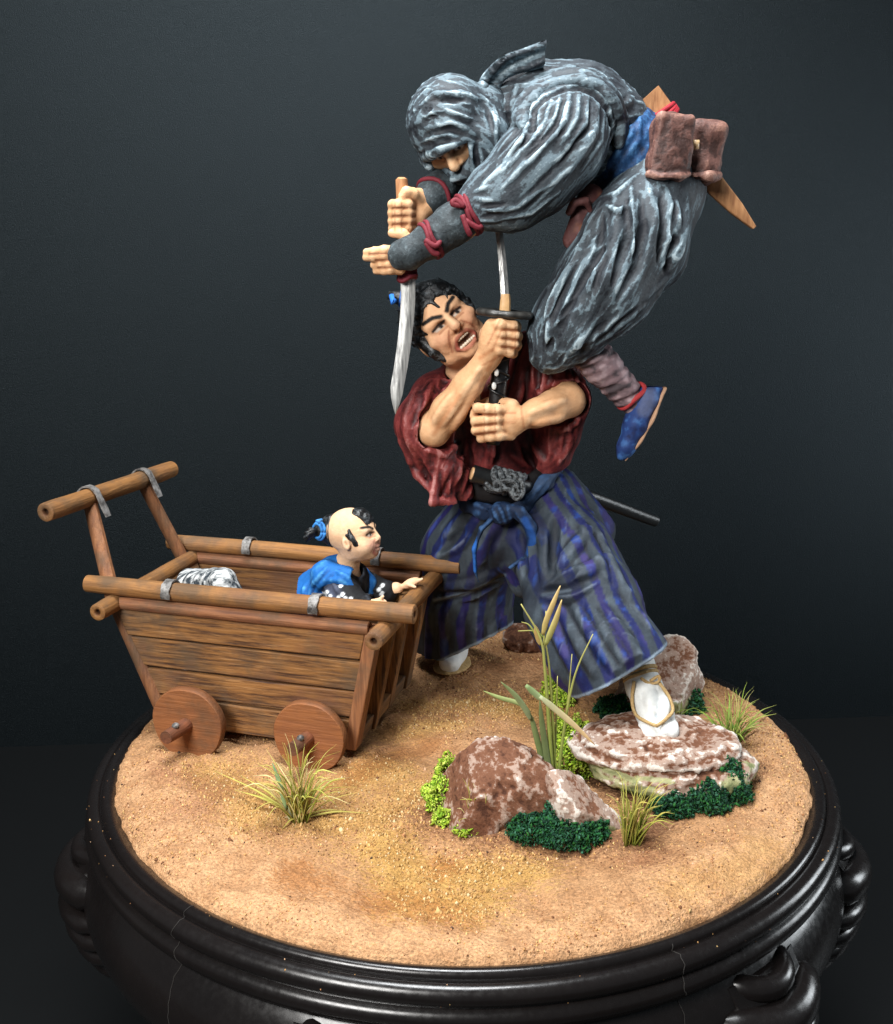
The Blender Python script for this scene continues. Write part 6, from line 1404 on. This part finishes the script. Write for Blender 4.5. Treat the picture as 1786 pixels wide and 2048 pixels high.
for i in range(4):
    for j in range(8): k = (j+1) % 8; f.append((i*8+j, i*8+k, i*8+8+k, i*8+8+j))
f += [tuple(range(8)), tuple(32+j for j in range(7, -1, -1))]; mb = MB(); mb.add(v, f); mb.build('sheath', PWOOD, ws, True, 40)
mb = MB()
for k in range(4): c_ = lerp(A0, A1, .20+.035*k); mb.tube([c_+sd_*.042*cos(w)+np.array([0, .024*sin(w), 0])+dv_*.006*cos(w+k) for w in np.linspace(0, 2*pi, 18)], .0068, 7, True, srgb(150, 32, 44))
o = mb.build('cord_binding', CLOTH, ws); o['kind'] = 'stuff'
# ------------------------------------------------------------------ child in the cart
kid = thing('person', C0+cu*.10+cw*.25+np.array([0, 0, .07]), 'small child figurine with shaved head and topknot sitting in the cart', 'figurine')
YK = .06
kh = Head(712, 1072, YK, -4, 72, 20, .66)
VK = .0034
cy = Clay(P(590, 1240, -.2)-.03, P(870, 980, .3)+.06, VK)
sculpt_head(cy, kh, True, 0)
cy.chain([kh(0, -40, -26), P(694, 1128, YK+.03), P(690, 1160, YK+.04)], [.034, .034, .05], .014)
KT = P(682, 1200, YK+.05); cy.cone(P(688, 1165, YK+.04), P(676, 1235, YK+.06), .05, .06, .02)
# arms: far hand laid on the front rail, near hand on the side
KA = [P(712, 1160, YK+.11), P(762, 1188, YK+.08), P(792, 1178, YK+.07), P(822, 1166, YK+.07)]
cy.chain(KA[:3], [.032, .026, .021], .01); cy.ell(KA[3], (.030, .016, .014), basis((1, 0, .45), (-.45, 0, 1)), .008)
for k in range(4): cy.cone(KA[3]+np.array([.010, -.008+.007*k, .004]), KA[3]+np.array([.034, -.010+.008*k, .016-.003*k]), .006, .0045, .002)
cy.cone(KA[3]+np.array([-.01, -.012, .0]), KA[3]+np.array([.014, -.022, -.006]), .006, .0045, .003)
KB = [P(668, 1166, YK-.02), P(700, 1208, YK-.09), P(738, 1212, YK-.11), P(758, 1206, YK-.115)]
cy.chain(KB[:3], [.032, .026, .021], .01); cy.ell(KB[3], (.024, .016, .014), None, .008)
for k in range(4): cy.cone(KB[3]+np.array([.008, -.008+.006*k, .003]), KB[3]+np.array([.024, -.010+.007*k, .002-.004*k]), .0055, .0045, .002)
cy.cone(KB[3]+np.array([.0, -.004, .010]), KB[3]+np.array([.012, -.006, .022]), .006, .0045, .003)
sk = cy.mesh(); sk.smooth(1, .3); wash(sk, VK, srgb(156, 104, 74), srgb(240, 208, 176), srgb(226, 184, 146))
paint_head(sk, kh, YK, True, True)
sk.stroke([(748, 1092)], 12, srgb(204, 150, 134), .5, .9)
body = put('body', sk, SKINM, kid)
# hair: forelock, side lock, topknot
KHC = srgb(13, 13, 14)
cy = Clay(kh.C-.13, kh.C+.13, .003); u = kh.u
cy.ell(kh(0, 62, 24), np.array([30, 18, 26])*u, kh.R, .006); cy.ell(kh(2, 44, 50), np.array([24, 20, 12])*u, kh.R, .006)
for k in range(26):
    x = -24+2*k; cy.cone(kh(x, 58+6*sin(k), 38), kh(x*1.05, 30+8*sin(k*2.3), 56), 5.5*u, 2*u, .0015)
for s_ in (-1, 1):
    cy.chain([kh(s_*56, 28, 10), kh(s_*58, 8, 12), kh(s_*54, -14, 18), kh(s_*50, -26, 26)], np.array([5, 8, 7, 4])*u, .004); cy.chain([kh(s_*58, 16, 0), kh(s_*59, 4, 10)], np.array([6, 7])*u, .003)
sk = cy.mesh(); sk.push(.0016*fbm(sk.v*90, 5, 2)); sk.base(KHC); o = put('hair', sk, HAIR, kid); o['kind'] = 'stuff'
mb = MB(); k0 = kh(0, 36, -84); k1 = P(632, 1062, YK); k2 = P(612, 1068, YK)
mb.tube([kh(0, 30, -62), k0, lerp(k0, k1, .5), k1], [.052, .046, .030, .015], 12, True, KHC)
for a in np.linspace(0, 2*pi, 9)[:-1]: mb.tube([k1, lerp(k1, k2, .6)+.010*np.array([0, cos(a), sin(a)]), k2+.017*np.array([.3*cos(a), cos(a), sin(a)])+np.array([0, 0, -.006])], [.010, .007, .003], 6, True, KHC)
tkn = mb.build('topknot', HAIR, kid)
mb = MB(); dk = (k1-k0)/np.linalg.norm(k1-k0); B = basis(dk, (0, 0, 1))
for k in range(2): mb.tube([lerp(k0, k1, .70+.16*k)+.026*(1-.2*k)*(B[1]*cos(w)+B[2]*sin(w)) for w in np.linspace(0, 2*pi, 16)], .0048, 6, True, srgb(60, 130, 200))
mb.tube([P(640, 1046, YK-.02), P(634, 1042, YK-.02), P(644, 1040, YK-.01)], .005, 6, True, srgb(70, 140, 210)); o = mb.build('hair_tie', CLOTH, tkn); o['kind'] = 'stuff'
# kimono: black with white dots, blue vest on top
cy = Clay(P(580, 1290, -.2), P(830, 1080, .32)+.03, .0038)
cy.chain([P(690, 1165, YK+.045), P(672, 1250, YK+.06)], [.075, .085], .02); cy.chain([P(672, 1160, YK-.01), KB[1], lerp(KB[1], KB[2], .75)], [.052, .048, .030], .02); cy.chain([P(712, 1162, YK+.10), KA[1], lerp(KA[1], KA[2], .45)], [.048, .044, .032], .02)
cy.chain([P(668, 1128, YK+.01), P(690, 1150, YK-.02), P(712, 1190, YK-.03)], [.012, .014, .012], .006); cy.chain([P(690, 1118, YK+.08), P(724, 1140, YK+.06), P(722, 1190, YK+.0)], [.012, .014, .012], .006)
cy.cone(kh(0, -40, -20), P(698, 1150, YK+.03), .036, .040, .006, True)
cy.fold([[(650, 1175), (670, 1205)], [(665, 1165), (690, 1200)], [(640, 1190), (655, 1215)], [(745, 1180), (770, 1185)], [(735, 1190), (765, 1200)]], .007, .005, .25)
sk = cy.mesh(); sk.push(.0015*fbm(sk.v*40, 5, 2)); b = sk.bulge(5)/.0038; n2 = fbm(sk.v*60, 4, 2); sk.base(srgb(16, 17, 20)); sk.mix(sstep(.2, .8, b+.4*n2)*.55, srgb(92, 98, 110))
sk.stroke([(663, 1180), (672, 1200)], 14, srgb(84, 90, 112), .6, .7)
for x, y in ((643, 1189), (652, 1186), (650, 1196), (659, 1194), (676, 1196), (684, 1190), (689, 1198), (680, 1205), (693, 1206), (757, 1180), (764, 1172), (763, 1188), (681, 1172), (700, 1199), (668, 1204)): sk.stroke([(x, y), (x+1.5, y-2)], 3.6, srgb(222, 226, 228), 1, .3)
put('kimono', sk, CLOTH, kid)
cy = Clay(P(570, 1290, -.2), P(790, 1080, .32)+.03, .0038)
cy.chain([P(676, 1158, YK+.035), P(640, 1195, YK+.05), P(630, 1260, YK+.06)], [.074, .084, .088], .02); cy.chain([P(650, 1150, YK-.02), P(688, 1160, YK-.045), P(706, 1188, YK-.07)], [.044, .040, .020], .012); cy.chain([P(720, 1150, YK+.09), P(736, 1165, YK+.06), P(738, 1205, YK+.04)], [.03, .024, .02], .012)
cy.cone(kh(0, -40, -24), P(704, 1156, YK+.02), .040, .046, .006, True); cy.cone(P(652, 1204, YK-.10), P(690, 1240, YK-.06), .052, .060, .006, True); cy.cone(P(708, 1160, YK-.05), P(716, 1240, YK-.0), .028, .03, .006, True)
cy.fold([[(655, 1135), (630, 1165), (615, 1195)], [(665, 1145), (640, 1172), (625, 1200)], [(650, 1160), (685, 1160), (705, 1182)], [(672, 1142), (695, 1158), (708, 1180)], [(610, 1170), (606, 1195)]], .008, .005, .25)
sk = cy.mesh(); sk.push(.0015*fbm(sk.v*40, 5, 2)); b = sk.bulge(5)/.0038; n2 = fbm(sk.v*50, 4, 2); sk.base(srgb(26, 96, 168)); sk.mix(sstep(.0, .5, -b+.2*n2)*.8, srgb(18, 52, 104)); sk.mix(sstep(.15, .8, b+.4*n2)*.75, srgb(86, 160, 214)); put('vest', sk, CLOTH, kid)
